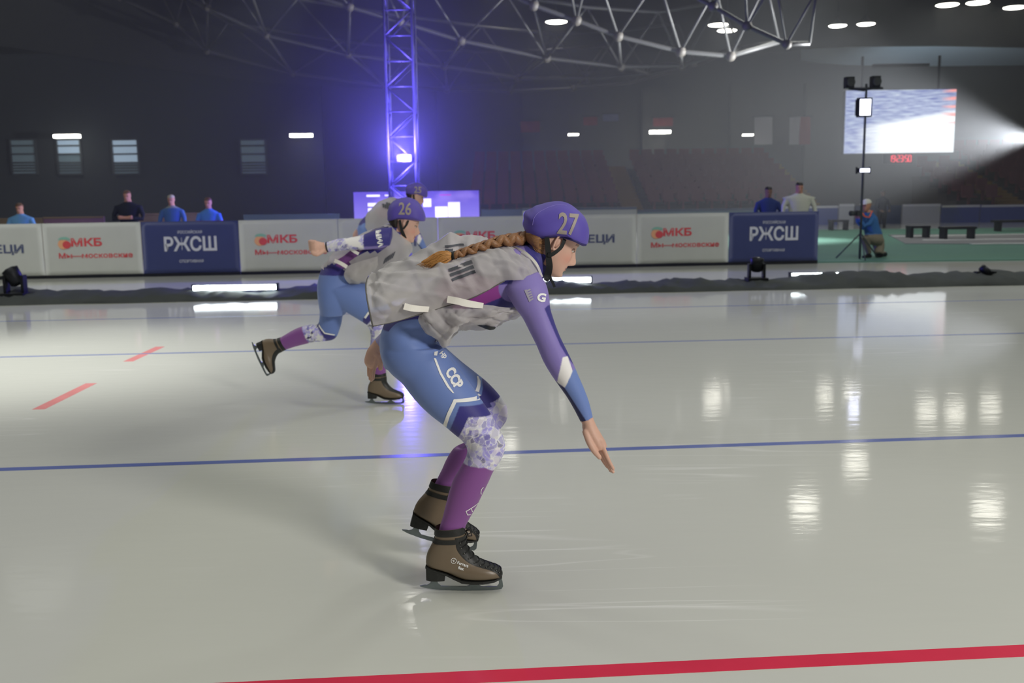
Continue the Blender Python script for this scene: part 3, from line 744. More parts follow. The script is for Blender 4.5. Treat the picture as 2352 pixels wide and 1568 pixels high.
# red clock digits under the screen
rd = mat('digit_red', (1, 0.05, 0.08), emit=1.3, ecol=(1.0, 0.06, 0.10), var=0)
q = P(2063, 364, SYc-0.1); t = thing('digital_clock', 'small dark clock with red digits under the video screen', 'clock', (q.x, q.y, q.z))
MB().box((q.x, q.y+0.1, q.z), (1.1, 0.12, 0.36)).build('case', dark_metal, t)
for s_ in (-1, 1): MB().box((q.x+s_*0.4, q.y+0.12, q.z+0.22), (0.05, 0.06, 0.16)).build('bracket', dark_metal, t)
SEG = {'0': 'abcdef', '1': 'bc', '2': 'abged', '3': 'abgcd', '5': 'afgcd', '9': 'abcdfg'}
dx = -0.36
for ch in '19:23:50':
    mb = MB(); hh = 0.24; ww = 0.10; th = 0.022
    if ch == ':':
        for zz in (-0.05, 0.05): mb.box((q.x+dx+0.015, q.y+0.02, q.z+zz), (0.022, 0.02, 0.03))
        mb.build('colon', rd, t); dx += 0.05; continue
    pos = {'a': (ww/2, hh/2, 1), 'g': (ww/2, 0, 1), 'd': (ww/2, -hh/2, 1), 'f': (0, hh/4, 0), 'b': (ww, hh/4, 0), 'e': (0, -hh/4, 0), 'c': (ww, -hh/4, 0)}
    for s in SEG[ch]:
        x, z, hz = pos[s]; mb.box((q.x+dx+x, q.y+0.02, q.z+z), (ww-0.01, 0.02, th) if hz else (th, 0.02, hh/2-0.01))
    mb.build('digit', rd, t); dx += 0.135

# pale lattice tower with a violet lamp
alu = mat('tower_alu', L(60, 60, 66, 1.0), 0.5, metal=0.1)
def tower(px, Y, wpx, z1, label, m, step=0.46, foot=True):
    c = P(px, 300, Y); W = (P(px+wpx/2, 300, Y)-P(px-wpx/2, 300, Y)).length
    b0 = P(px+3, 480, Y).x; lean = 0
    t = thing('light_tower', label, 'tower', (c.x, Y, 0)); hw = W/2
    for sx in (-1, 1):
        for sy in (-1, 1): MB().tube([(c.x+sx*hw, Y+sy*hw, 0.0), (c.x+sx*hw, Y+sy*hw, z1)], 0.026, 8).build('main_tube', m, t, True)
    z = 0.1; k = 0
    while z+step < z1:
        for sy in (-1, 1):
            s = 1 if (k % 2) else -1
            MB().tube([(c.x-s*hw, Y+sy*hw, z), (c.x+s*hw, Y+sy*hw, z+step)], 0.014, 6).build('brace', m, t, True)
        for sx in (-1, 1):
            s = 1 if (k % 2) else -1
            MB().tube([(c.x+sx*hw, Y-s*hw, z), (c.x+sx*hw, Y+s*hw, z+step)], 0.014, 6).build('brace', m, t, True)
        MB().tube([(c.x-hw, Y-hw, z), (c.x+hw, Y-hw, z)], 0.012, 6).build('rung', m, t, True)
        z += step; k += 1
    if foot:
        MB().box((c.x, Y, 0.03), (W*2.2, W*2.2, 0.06)).build('base_plate', dark_metal, t)
    return t, c, W
led_v = mat('led_violet', (1, 1, 1), emit=16, ecol=(0.62, 0.60, 1.0), var=0)
led_b = mat('led_cool', (1, 1, 1), emit=7, ecol=(0.72, 0.75, 1.0), var=0)
def wash_lamp(px, py, Y, wpx, hpx, rows, cols, label, m, group='wash lamps on the light towers'):
    c = P(px, py, Y); k = (P(px+0.5, py, Y)-P(px-0.5, py, Y)).length; W = wpx*k; H = hpx*k
    t = thing('wash_lamp', label, 'lamp', (c.x, c.y, c.z), group)
    MB().box((c.x, c.y+0.07, c.z), (W*1.25, 0.12, H*1.2)).build('housing', dark_metal, t)
    for s in (-1, 1): MB().box((c.x+s*W*0.68, c.y+0.10, c.z), (0.02, 0.05, max(H, 0.12))).build('yoke_arm', dark_metal, t)
    dots = MB()
    for r in range(rows):
        for q in range(cols):
            dots.lathe((c.x-W/2+W*(q+0.5)/cols, c.y+0.012, c.z-H/2+H*(r+0.5)/rows), [(W/cols*0.46, 0), (W/cols*0.3, 0.012), (0.001, 0.016)], 8, (0, -1, 0))
    dots.build('led_array', m, t, kind='stuff')
    return c
tower(925, 19.4, 62, 8.6, 'pale lattice light tower rising behind helmet 26, lit violet', alu)
wash_lamp(928, 363, 19.0, 27, 13, 2, 5, 'violet glowing wash lamp on the pale lattice tower', led_v)
for py, lab in ((-90, 'lower'), (-230, 'upper')):
    wash_lamp(925, py, 19.0, 32, 24, 3, 5, '%s violet wash lamp on the pale tower above the upper edge of the picture' % lab, led_v)
q = P(1986, 300, 18.6); t = thing('lamp_mast', 'slim grey mast with small LED lamps in front of the video screen', 'mast', (q.x, q.y, 0))
MB().tube([(q.x, q.y, 0.02), (q.x, q.y, 3.2)], 0.022, 8).build('pole', frame_m, t, True)
for k in range(3): MB().tube([(q.x, q.y, 0.5), (q.x+0.45*math.cos(k*2.1+0.4), q.y+0.45*math.sin(k*2.1+0.4), 0.012)], 0.012, 6).build('leg', frame_m, t, True)
MB().tube([(q.x-0.30, q.y, 3.12), (q.x+0.30, q.y, 3.12)], 0.02, 6).build('crossbar', frame_m, t, True)
wash_lamp(1987, 391, 18.3, 22, 8, 3, 8, 'small cool white lamp low on the slim dark tower under the screen', led_b)
wash_lamp(1988, 246, 18.3, 25, 36, 14, 8, 'upright panel lamp of many white LEDs in front of the video screen', led_b)
for px, py in ((1950, 190), (2010, 188)):
    q = P(px, py, 18.6); t = thing('loudspeaker', 'black box on the slim tower, %s one above the screen corner' % ('left' if px < 1980 else 'right'), 'loudspeaker', tuple(q))
    MB().box((q.x, q.y, q.z), (0.15, 0.16, 0.2)).build('cabinet', dark_metal, t); MB().lathe(q+Vector((0, -0.11, 0)), [(0.08, 0), (0.06, 0.01), (0.01, 0.004)], 12, (0, -1, 0)).build('driver', blk, t); MB().tube([q+Vector((0, 0, -0.10)), Vector((P(1986, 190, 18.6).x, 18.6, q.z-0.14))], 0.02, 6).build('bracket', dark_metal, t)

# violet display behind the skaters
def violet_mat():
    m = bpy.data.materials.new('violet_display'); m.use_nodes = True; nt = m.node_tree; b = nt.nodes['Principled BSDF']; N = nt.nodes.new; K = nt.links.new
    tc = N('ShaderNodeTexCoord'); n = N('ShaderNodeTexNoise'); n.inputs['Scale'].default_value = 3; K(tc.outputs['Generated'], n.inputs['Vector'])
    sp = N('ShaderNodeSeparateXYZ'); K(tc.outputs['Generated'], sp.inputs[0])
    r = N('ShaderNodeMapRange'); r.inputs[1].default_value = 0.25; r.inputs[2].default_value = 1.0; r.inputs[3].default_value = 0; r.inputs[4].default_value = 1; K(sp.outputs[2], r.inputs[0])
    x = N('ShaderNodeMix'); x.data_type = 'RGBA'; x.inputs[6].default_value = (0.36, 0.30, 0.95, 1); x.inputs[7].default_value = (0.13, 0.09, 0.60, 1); K(r.outputs[0], x.inputs[0])
    y = N('ShaderNodeMix'); y.data_type = 'RGBA'; y.inputs[7].default_value = (0.30, 0.22, 0.8, 1); K(x.outputs[2], y.inputs[6]); 
    r2 = N('ShaderNodeMapRange'); r2.inputs[1].default_value = 0.55; r2.inputs[2].default_value = 0.7; K(n.outputs['Fac'], r2.inputs[0]); K(r2.outputs[0], y.inputs[0])
    b.inputs['Base Color'].default_value = (0.01, 0.01, 0.02, 1); K(y.outputs[2], b.inputs['Emission Color']); b.inputs['Emission Strength'].default_value = 1.0
    return m
DY = 22.0
a = P(815, 520, DY); b = P(1100, 437, DY); c = (a+b)/2; W = b.x-a.x; H = b.z
t = thing('led_display', 'violet glowing display wall behind the helmets of skaters 25 and 26', 'screen', (c.x, DY, 0))
MB().box((c.x, DY, H/2), (W, 0.06, H)).build('picture', violet_mat(), t); MB().box((c.x, DY+0.13, H/2), (W+0.05, 0.2, H+0.02)).build('cabinet', dark_metal, t)
vw = mat('display_white', (1, 1, 1), emit=1.3, ecol=(0.80, 0.76, 1.0), var=0); vp = mat('display_pink', (0.6, 0.1, 0.4), emit=0.5, ecol=(0.6, 0.12, 0.55), var=0)
for x0, x1, y0, y1, m in ((842, 872, 447, 452, vw), (884, 900, 447, 450, vw), (845, 868, 466, 474, vw), (862, 890, 482, 500, vw), (972, 990, 456, 475, vw), (1030, 1056, 464, 500, vw), (1000, 1028, 474, 500, vw), (1010, 1036, 446, 449, vp), (846, 856, 478, 500, vw)):
    p = P(x0, y1, DY-0.05); q = P(x1, y0, DY-0.05); MB().box(((p.x+q.x)/2, DY-0.04, (p.z+q.z)/2), (q.x-p.x, 0.02, q.z-p.z)).build('lit_shape', m, t)

# haze hanging in the hall
hz = MB().box((0, 31, 6.4), (84, 34, 12.6)).build('haze', None, None)
hm = bpy.data.materials.new('haze'); hm.use_nodes = True; nt = hm.node_tree; nt.nodes.remove(nt.nodes['Principled BSDF'])
vs = nt.nodes.new('ShaderNodeVolumeScatter'); vs.inputs['Density'].default_value = HAZE; vs.inputs['Color'].default_value = (0.92, 0.95, 1, 1); vs.inputs['Anisotropy'].default_value = 0.4
nt.links.new(vs.outputs[0], nt.nodes['Material Output'].inputs['Volume']); hz.data.materials.append(hm)
tag(hz, 'thin theatrical haze hanging in the dark hall beyond the track', 'haze', kind='stuff')

# ------------------------------------------------------------------ people behind the boards
HEADT = [(-.116, .030, .066, .018), (-.108, .012, .078, .034), (-.095, -.004, .083, .046), (-.078, -.035, .085, .056), (-.06, -.060, .086, .063), (-.04, -.078, .086, .068), (-.02, -.089, .086, .071),
         (0, -.096, .087, .073), (.022, -.100, .090, .075), (.05, -.100, .087, .075), (.075, -.090, .074, .068), (.098, -.065, .050, .050), (.110, -.035, .022, .026)]
def head_geo(o, pitch, yaw, k=1.0, detail=1.0, n=72, m=64):
    "head as one closed surface; o: point between the ears; returns vertices, faces, local coordinates, frame"
    T = np.array(HEADT); R = cr(T, np.linspace(0, len(T)-1, m))
    ph = np.arange(n)*2*PI/n
    V = []
    for u, bk, fr, hw in R:
        cpos = (bk+fr)/2*0.4-0.0; 
        f = np.where(np.cos(ph) > 0, (fr-cpos)*np.abs(np.cos(ph))**0.85, -(cpos-bk)*np.abs(np.cos(ph))**0.95)+cpos
        v = hw*np.sign(np.sin(ph))*np.abs(np.sin(ph))**0.92
        V.append(np.stack([f, v, np.full(n, u)], 1))
    V = np.vstack(V+[[[0.045, 0, -.119]], [[-.01, 0, .113]]])
    f, v, u = V[:, 0].copy(), V[:, 1], V[:, 2]
    front = np.clip((f-0.03)/0.03, 0, 1)
    g = lambda x, s: np.exp(-(x/s)**2)
    nose_u = np.interp(u, [-.066, -.060, -.055, -.046, -.036, -.02, -.004, .01, .02], [0, .002, .015, .029, .028, .018, .008, .004, 0])
    add = nose_u*g(v, np.interp(u, [-.05, 0.01], [.0105, .0075]))
    add += 0.008*g(np.abs(v)-0.012, .006)*g(u+.050, .008)
    add -= 0.011*g(np.abs(v)-.031, .014)*g(u+.002, .013)
    add += 0.006*g(np.abs(v)-.031, .010)*g(u+.003, .008)
    add += 0.004*g(u-.020, .008)*g(np.abs(v)-.025, .02)
    add += 0.0065*g(u+.0675, .0035)*g(v, .017)+0.0065*g(u+.0775, .0038)*g(v, .015)-0.004*g(u+.0725, .0018)*g(v, .02)
    add += 0.007*g(u+.102, .010)*g(v, .017)-0.003*g(u+.088, .006)*g(v, .02)
    add += 0.004*g(np.abs(v)-.042, .014)*g(u+.035, .018)
    V[:, 0] = f+add*front*detail
    lf = grid_faces(m, n, True); M = m*n
    lf += [(k_, (k_+1) % n, M)[::-1] for k_ in range(n)]+[((m-1)*n+k_, (m-1)*n+(k_+1) % n, M+1) for k_ in range(n)]
    fr = Matrix.Rotation(yaw, 3, 'Z')@Matrix.Rotation(pitch, 3, 'Y')   # local x forward, y left, z up
    Rm = np.array(fr)*k
    return V@Rm.T+np.array(o), lf, Rm
def ear_geo(o, Rm, side):
    mb = MB(); ring = [(-.008, .020), (.004, .030), (.016, .026), (.019, .012), (.014, -.006), (.006, -.022), (-.003, -.028), (-.008, -.018), (-.010, 0), (-.008, .020)]
    pts = [Vector(o)+Vector(Rm@np.array([x*0.9+.002, side*(.0765+.012*(0.4-x*14)), z-.006])) for x, z in ring]
    mb.tube(pts, 0.0042*np.linalg.norm(Rm[:, 0]), 8)
    mb2 = MB(); mb2.ball((0, 0, 0), 1, 12, 8, (.013, .009, .024)); W = np.array([tuple(v) for v in mb2.v])+np.array([.006, side*.069, -.006])
    return (np.array([tuple(v) for v in mb.v]), mb.f), (W@Rm.T+np.array(o), mb2.f)

def body_mesh(name, parts, voxel, colour, parent, skinm, head_o=None, head_r=0.14, it=8, label=None):
    v, e, f = remesh(parts, voxel)
    wg = np.ones(len(v))
    if head_o is not None:
        d = np.linalg.norm(v-np.array(head_o), axis=1); wg = np.clip((d-head_r*0.85)/(head_r*0.25), 0.12, 1)
    v = relax(v, e, wg, it)
    o = obj(name, v, f, skinm, parent, True, label=label)
    dye(o.data, colour(v)); return o, v, f

skin_v = vmat('skin', 0.5, 0.35, bump=0.05, scale=300); cloth_v = vmat('clothes', 0.85, 0.2, bump=0.3, scale=40)
hair_m = {'dark': mat('hair_dark', L(38, 30, 26), 0.5), 'brown': mat('hair_brown', L(92, 66, 44, 1.2), 0.5, var=0.25, scale=80), 'grey': mat('hair_grey', L(120, 116, 108, 1.3), 0.6)}
def spectator(px, ytop, Y, label, top, bottom, skin, hair, face='cam', arms='rest', sh=1.0, head=1.0, pose='stand', accent=None, hat=None):
    "a whole standing figure whose head top sits at the given pixel"
    tp = P(px, ytop, Y); Ht = tp.z if pose == 'stand' else tp.z
    Ht = max(Ht, 1.45) if pose == 'stand' else Ht
    X = tp.x; z0 = tp.z-Ht
    t = thing('person', label, 'person', (X, Y, max(0, z0)))
    S = Ht/1.72; parts = []; sh = sh*1.15; B = lambda x, y, z: (X+x*S, Y+y*S, z0+z*S)
    def tb(pts): mb = MB(); mb.tube([B(*p[:3]) for p in pts], [p[3]*S for p in pts], 12); return (np.array([tuple(v) for v in mb.v]), mb.f)
    def ell(z, w, d, yo=0): return (z, w, d, yo)
    tor = [ell(.86, .155, .10), ell(.95, .165, .11), ell(1.05, .15, .105), ell(1.18, .165, .115), ell(1.30, .185, .115), ell(1.38, .185*sh, .10), ell(1.43, .13, .08), ell(1.47, .06, .06), ell(1.54, .052, .058)]
    V = []; n = 20
    for z, w_, d_, yo in tor:
        for k in range(n): V.append(B(w_*sh*math.cos(2*PI*k/n), yo+d_*math.sin(2*PI*k/n), z))
    parts.append((np.array(V), grid_faces(len(tor), n, True)+[tuple(range(n))[::-1], tuple((len(tor)-1)*n+k for k in range(n))]))
    for s in (-1, 1):
        parts.append(tb([(s*.085, 0, .92, .10), (s*.09, 0, .7, .088), (s*.095, -.01, .48, .062), (s*.10, .01, .3, .058), (s*.10, .02, .12, .042), (s*.10, .02, .05, .045)]))
        parts.append(tb([(s*.10, .06, .04, .04), (s*.105, -.04, .045, .042), (s*.11, -.15, .03, .034)]))
        if arms == 'rest': ap = [(s*.18*sh, 0, 1.36, .062), (s*.235*sh, -.02, 1.2, .052), (s*.25*sh, -.05, 1.06, .045), (s*.21, -.2, .98, .040), (s*.16, -.3, .96, .033)]
        elif arms == 'cross': ap = [(s*.18*sh, 0, 1.36, .062), (s*.235*sh, -.02, 1.2, .052), (s*.24*sh, -.06, 1.10, .046), (s*.10, -.19, 1.12, .042), (-s*.06, -.20, 1.14, .034)]
        else: ap = [(s*.18*sh, 0, 1.36, .062), (s*.22*sh, -.06, 1.22, .052), (s*.22*sh, -.12, 1.12, .045), (s*.12, -.24, 1.30, .040), (s*.06, -.27, 1.42, .033)]
        parts.append(tb(ap))
        hx, hy, hz = ap[-1][:3]; dirn = Vector(ap[-1][:3])-Vector(ap[-2][:3]); dirn.normalize()
        hp = Vector((hx, hy, hz)); parts.append(tb([(*hp, .032), (*(hp+dirn*.05), .038), (*(hp+dirn*.09), .034)]))
        for q in range(4):
            off = Vector((0.018*(q-1.5), 0, 0)); a_ = hp+dirn*.08+off; parts.append(tb([(*a_, .010), (*(a_+dirn*.045+Vector((0, 0, -.008))), .0095), (*(a_+dirn*.075+Vector((0, 0, -.026))), .008)]))
        a_ = hp+dirn*.04; parts.append(tb([(*a_, .012), (*(a_+Vector((-s*.035, 0, .012))+dirn*.02), .011), (*(a_+Vector((-s*.045, 0, .012))+dirn*.05), .009)]))
    yaw = {'cam': -PI/2, 'left': PI, 'right': 0}[face]
    ho = B(0, -.02, 1.605)
    hv, hf, Rm = head_geo(ho, 0.12, yaw, S*0.98*head, 1.0, 36, 32); parts.append((hv, hf))
    for s in (-1, 1):
        for g_ in ear_geo(ho, Rm, s): parts.append(g_)
    def colour(v):
        z = (v[:, 2]-z0)/S; c = np.tile(np.array(top), (len(v), 1)); c[z < .93] = bottom; c[z < .09] = L(30, 30, 32)
        d = np.linalg.norm(v-np.array(ho), axis=1); c[(d < .16*S) & (z > 1.475)] = skin
        hands = np.zeros(len(v), bool)
        if arms == 'rest': hands = (v[:, 1] < Y-.30*S) & (z > .9) & (z < 1.1)
        if arms == 'up': hands = (v[:, 1] < Y-.22*S) & (z > 1.38) & (z < 1.6) & (d > .115*S)
        if arms == 'cross': hands = (np.abs(v[:, 0]-X) < .16*S) & (v[:, 1] < Y-.205*S) & (z > 1.1) & (z < 1.2)
        c[hands] = skin
        if accent is not None: c[(z > accent[1]) & (z < accent[2]) & (v[:, 1] < Y) & ~hands] = accent[0]
        return c
    o, v, f = body_mesh('body', parts, 0.011*S, colour, t, cloth_v, None, it=3)
    # hair shell or hat over the skull
    T = head_geo(ho, 0.12, yaw, S*0.98*head*1.07, 0.0, 30, 26); loc = (T[0]-np.array(ho))@np.linalg.inv(T[2]).T
    keep = (loc[:, 2] > .048) | ((loc[:, 0] < .0) & (loc[:, 2] > -.03)) | (loc[:, 0] < -.06)*(loc[:, 2] > -.06)
    hf = [q for q in T[1] if all(keep[i] for i in q)]
    obj('hair' if not hat else 'cap', T[0], hf, hat or hair_m[hair], t, True)
    for s in (-1, 1):
        q = np.array(ho)+Rm@np.array([.083, s*.031, -.002]); mb = MB(); mb.ball(q, .010*S, 8, 6); mb.build('eye', hair_m['dark'], t, True)
    return t
sk = L(176, 130, 106, 1.3)
spectator(45, 466, 19.2, 'man in a pale blue jacket, partly hidden, behind the board at the far left', L(92, 140, 180, 1.3), L(40, 42, 48), sk, 'brown', 'cam', 'rest', 1.1)
spectator(292, 437, 18.8, 'man in black with crossed arms behind the boards', L(38, 42, 46), L(34, 34, 38), sk, 'brown', 'cam', 'cross', 1.15)
spectator(393, 447, 19.4, 'person in a light cap and pale jacket over blue behind the left-hand navy board', L(120, 130, 128, 1.3), L(50, 60, 80), sk, 'grey', 'cam', 'rest', 1.0, accent=(L(64, 96, 140, 1.3), 1.0, 1.42), hat=mat('cap_cream', L(150, 145, 120, 1.4), 0.8))
spectator(478, 453, 18.5, 'child in a blue and red jacket leaning on the left-hand navy board', L(68, 110, 170, 1.4), L(50, 50, 60), sk, 'brown', 'cam', 'rest', 0.95, accent=(L(150, 50, 60, 1.4), 1.0, 1.22))
spectator(1765, 428, 19.0, 'person in a dark blue jacket standing left of the man in white', L(44, 58, 110, 1.3), L(36, 40, 60), L(150, 115, 92, 1.1), 'dark', 'cam', 'rest', 1.0)
spectator(1836, 418, 18.7, 'man in a white jacket leaning on the right-hand navy board', L(170, 172, 160, 1.5), L(50, 54, 70), sk, 'dark', 'cam', 'rest', 1.25)
q = G(2030, 470); 
spectator(2028, 436, 31.5, 'dark standing figure in front of the far boards right of the photographer', L(44, 48, 54), L(40, 42, 46), L(120, 95, 80), 'dark', 'cam', 'rest', 0.9)

# crouching photographer
def photographer():
    Y = 19.0; X = P(1998, 560, Y).x; t = thing('person', 'photographer crouching on one knee in a blue top, khaki trousers and white cap', 'person', (X, Y, 0))
    def tb(pts, n=12):
        mb = MB(); mb.tube([(X+a, Y+b, c) for a, b, c, d in pts], [d for *_, d in pts], n); return (np.array([tuple(v) for v in mb.v]), mb.f)
    parts = [tb([(.12, .05, .30, .15), (.08, .03, .42, .16), (.02, 0, .58, .145), (-.04, -.03, .74, .15), (-.06, -.05, .82, .10), (-.08, -.07, .90, .055)]),
             tb([(.14, -.06, .34, .12), (.0, -.16, .36, .10), (-.16, -.22, .42, .075)]), tb([(-.16, -.22, .42, .075), (-.12, -.18, .25, .066), (-.06, -.14, .10, .05)]), tb([(-.02, -.1, .05, .045), (-.12, -.18, .04, .042), (-.2, -.24, .035, .035)]),
             tb([(.18, .08, .32, .12), (.16, -.05, .20, .10), (.12, -.16, .08, .075)]), tb([(.12, -.14, .075, .07), (.25, .05, .08, .06), (.36, .2, .07, .045)]), tb([(.36, .16, .06, .042), (.40, .26, .05, .038)]),
             tb([(-.02, -.12, .78, .06), (-.10, -.2, .66, .05), (-.20, -.22, .62, .044), (-.26, -.18, .74, .038), (-.26, -.17, .80, .034)]),
             tb([(.06, .08, .78, .06), (.0, .0, .62, .05), (-.16, -.06, .58, .044), (-.28, -.10, .70, .038), (-.30, -.11, .78, .034)])]
    for hx, hy, hz in ((-.26, -.17, .82), (-.30, -.10, .80)):
        parts.append(tb([(hx, hy, hz-.02, .034), (hx-.02, hy, hz+.03, .036)]))
        for k in range(4): parts.append(tb([(hx-.03, hy-.02+.014*k, hz+.01+.012*k, .010), (hx-.07, hy-.02+.014*k, hz+.02+.012*k, .009), (hx-.09, hy-.01+.012*k, hz+.0+.012*k, .008)], 8))
        parts.append(tb([(hx, hy, hz, .012), (hx-.03, hy-.035, hz+.03, .010)], 8))
    ho = (X-.12, Y-.08, 1.0)
    hv, hf, Rm = head_geo(ho, 0.1, -2.6, 0.98, 1.0, 36, 32); parts.append((hv, hf))
    for s in (-1, 1):
        for g_ in ear_geo(ho, Rm, s): parts.append(g_)
    def colour(v):
        c = np.tile(np.array(L(52, 96, 150, 1.4)), (len(v), 1)); z = v[:, 2]
        d = np.linalg.norm(v-np.array(ho), axis=1)
        c[(z < .46) ] = L(120, 112, 96, 1.3); c[z < .10] = L(34, 34, 34)
        c[(d < .15) & (z > .87)] = sk; c[(v[:, 0] < X-.25) & (z > .76) & (d > .1)] = sk
        return c
    body_mesh('body', parts, 0.012, colour, t, cloth_v, None, it=4)
    T = head_geo(ho, 0.1, -2.6, 1.06, 0.0, 30, 26); loc = (T[0]-np.array(ho))@np.linalg.inv(T[2]).T
    keep = loc[:, 2] > .035
    cap = mat('cap_white', L(190, 190, 180, 1.6), 0.8); obj('cap', T[0], [q for q in T[1] if all(keep[i] for i in q)], cap, t, True)
    br = []; 
    for i in range(9):
        a_ = -0.9+1.8*i/8
        for rr_ in (.085, .15): br.append(np.array(ho)+Rm@np.array([rr_*math.cos(a_), rr_*0.75*math.sin(a_), .045-(.012 if rr_ > .1 else 0)]))
    obj('cap_brim', br, [(2*i, 2*i+1, 2*i+3, 2*i+2) for i in range(8)], cap, t, True)
    cm = thing('camera', 'black camera with red-orange strap held by the crouching photographer', 'camera', (X-.30, Y-.18, .86))
    MB().box((X-.30, Y-.17, .86), (.08, .13, .10)).build('camera_body', blk, cm); MB().lathe((X-.34, Y-.17, .86), [(.04, 0), (.042, .05), (.05, .12), (.048, .14)], 14, (-1, -0.4, 0)).build('lens', blk, cm, True)
    mb = MB(); mb.tube([(X-.28, Y-.25, .90), (X-.22, Y-.28, .80), (X-.12, Y-.24, .78), (X-.05, Y-.2, .9)], .014, 6); mb.build('strap', mat('strap_orange', L(205, 90, 60, 1.5), 0.6), cm, True)
photographer()
# ------------------------------------------------------------------ skaters
suit_v = vmat('racing_suit', 0.55, 0.35, sheen=0.15, bump=0.04, scale=500)
boot_l = mat('boot_leather', L(112, 98, 80, 1.15), 0.38, var=0.12, scale=14, bump=0.12, spec=0.5)
boot_k = mat('boot_black', L(34, 35, 33, 1.0), 0.5, var=0.25, scale=60, bump=0.15)
lace_m = mat('lace_black', L(24, 25, 24), 0.7); eyelet = mat('eyelet', L(120, 120, 116), 0.3, metal=0.9)
steel_b = mat('blade_steel', L(120, 128, 130, 1.2), 0.28, metal=0.85, var=0.12, scale=60)
print_w = mat('print_white', L(214, 214, 206, 1.5), 0.6, var=0.03); print_g = mat('print_grey', L(150, 146, 158, 1.4), 0.6)
helmet_m = mat('helmet_cover', L(76, 64, 146, 1.55), 0.6, var=0.06, scale=8, bump=0.05, sheen=0.1)
strap_m = mat('strap_black', L(22, 26, 26), 0.6)
num_m = mat('number_grey', L(150, 140, 132, 1.25), 0.55, var=0.04)
def vest_material(name, rgb, alpha):
    m = bpy.data.materials.new(name); m.use_nodes = True; nt = m.node_tree; b = nt.nodes['Principled BSDF']; N = nt.nodes.new; K = nt.links.new
    b.inputs['Base Color'].default_value = (*rgb, 1); b.inputs['Roughness'].default_value = 0.6; b.inputs['Sheen Weight'].default_value = 0.3
    tr = N('ShaderNodeBsdfTranslucent'); tr.inputs[0].default_value = (*rgb, 1); mx = N('ShaderNodeMixShader'); mx.inputs[0].default_value = 0.22
    K(b.outputs[0], mx.inputs[1]); K(tr.outputs[0], mx.inputs[2])
    tp = N('ShaderNodeBsdfTransparent'); m2 = N('ShaderNodeMixShader')
    lw = N('ShaderNodeLayerWeight'); lw.inputs[0].default_value = 0.35
    r = N('ShaderNodeMapRange'); r.inputs[3].default_value = alpha; r.inputs[4].default_value = 1.0; K(lw.outputs['Facing'], r.inputs[0]); K(r.outputs[0], m2.inputs[0])
    K(tp.outputs[0], m2.inputs[1]); K(mx.outputs[0], m2.inputs[2]); K(m2.outputs[0], nt.nodes['Material Output'].inputs['Surface'])
    tc = N('ShaderNodeTexCoord'); n = N('ShaderNodeTexNoise'); n.inputs['Scale'].default_value = 9; n.inputs['Distortion'].default_value = 0.8; K(tc.outputs['Object'], n.inputs['Vector'])
    bu = N('ShaderNodeBump'); bu.inputs['Strength'].default_value = 0.35; bu.inputs['Distance'].default_value = 0.01; K(n.outputs['Fac'], bu.inputs['Height']); K(bu.outputs['Normal'], b.inputs['Normal'])
    return m
vest_m = vest_material('vest_sheer', L(176, 172, 170, 1.5), 0.70)
vest_trim = mat('vest_trim', L(214, 204, 196, 1.5), 0.6)

BLUE = np.array(L(92, 112, 162, 1.62)); NAVY = np.array(L(50, 46, 112, 1.5)); PURP = np.array(L(114, 68, 126, 1.6)); LAV = np.array(L(116, 104, 162, 1.55))
SKIN = np.array(L(196, 158, 140, 1.3)); WHT = np.array(L(214, 212, 210, 1.4)); MAG = np.array(L(128, 54, 128, 1.6))
def crystal(q, seed=1, s=15.0, fine=2.0):
    "faceted crystal print: colours by anisotropic cells"
    rng = np.random.RandomState(seed); lo = q.min(0)-30; hi = q.max(0)+30; n = int(max(12, (hi-lo).prod()/s/s*1.1))
    n = min(n, 400)
    C = lo+rng.rand(n, 2)*(hi-lo); th = rng.rand(n)*PI; el = 1+rng.rand(n)*2.2
    pal = np.array([L(148, 142, 200, 1.5), L(206, 200, 226, 1.5), L(228, 222, 222, 1.5), L(118, 112, 172, 1.4), L(42, 36, 86, 1.3), L(178, 172, 214, 1.5), L(136, 134, 158, 1.4), L(200, 208, 236, 1.5)])
    ci = rng.choice(8, n, p=[.29, .11, .07, .21, .09, .14, .06, .03])
    best = np.full(len(q), 1e9); idx = np.zeros(len(q), int); sec = np.full(len(q), 1e9)
    for i in range(n):
        d = q-C[i]; a = d[:, 0]*math.cos(th[i])+d[:, 1]*math.sin(th[i]); b = -d[:, 0]*math.sin(th[i])+d[:, 1]*math.cos(th[i])
        dd = np.hypot(a/el[i], b)
        m = dd < best; sec = np.where(m, best, np.minimum(sec, dd)); best = np.where(m, dd, best); idx[m] = i
    c = pal[ci[idx]]
    g = rng.rand(n, 2)-0.5; sh = 1+0.28*np.clip(((q-C[idx])*g[idx]).sum(1)/s, -1, 1)
    c = c*sh[:, None]
    edge = (sec-best) < 0.35*fine; c[edge] = np.array(L(206, 204, 226, 1.5))
    return np.clip(c, 0, .9)

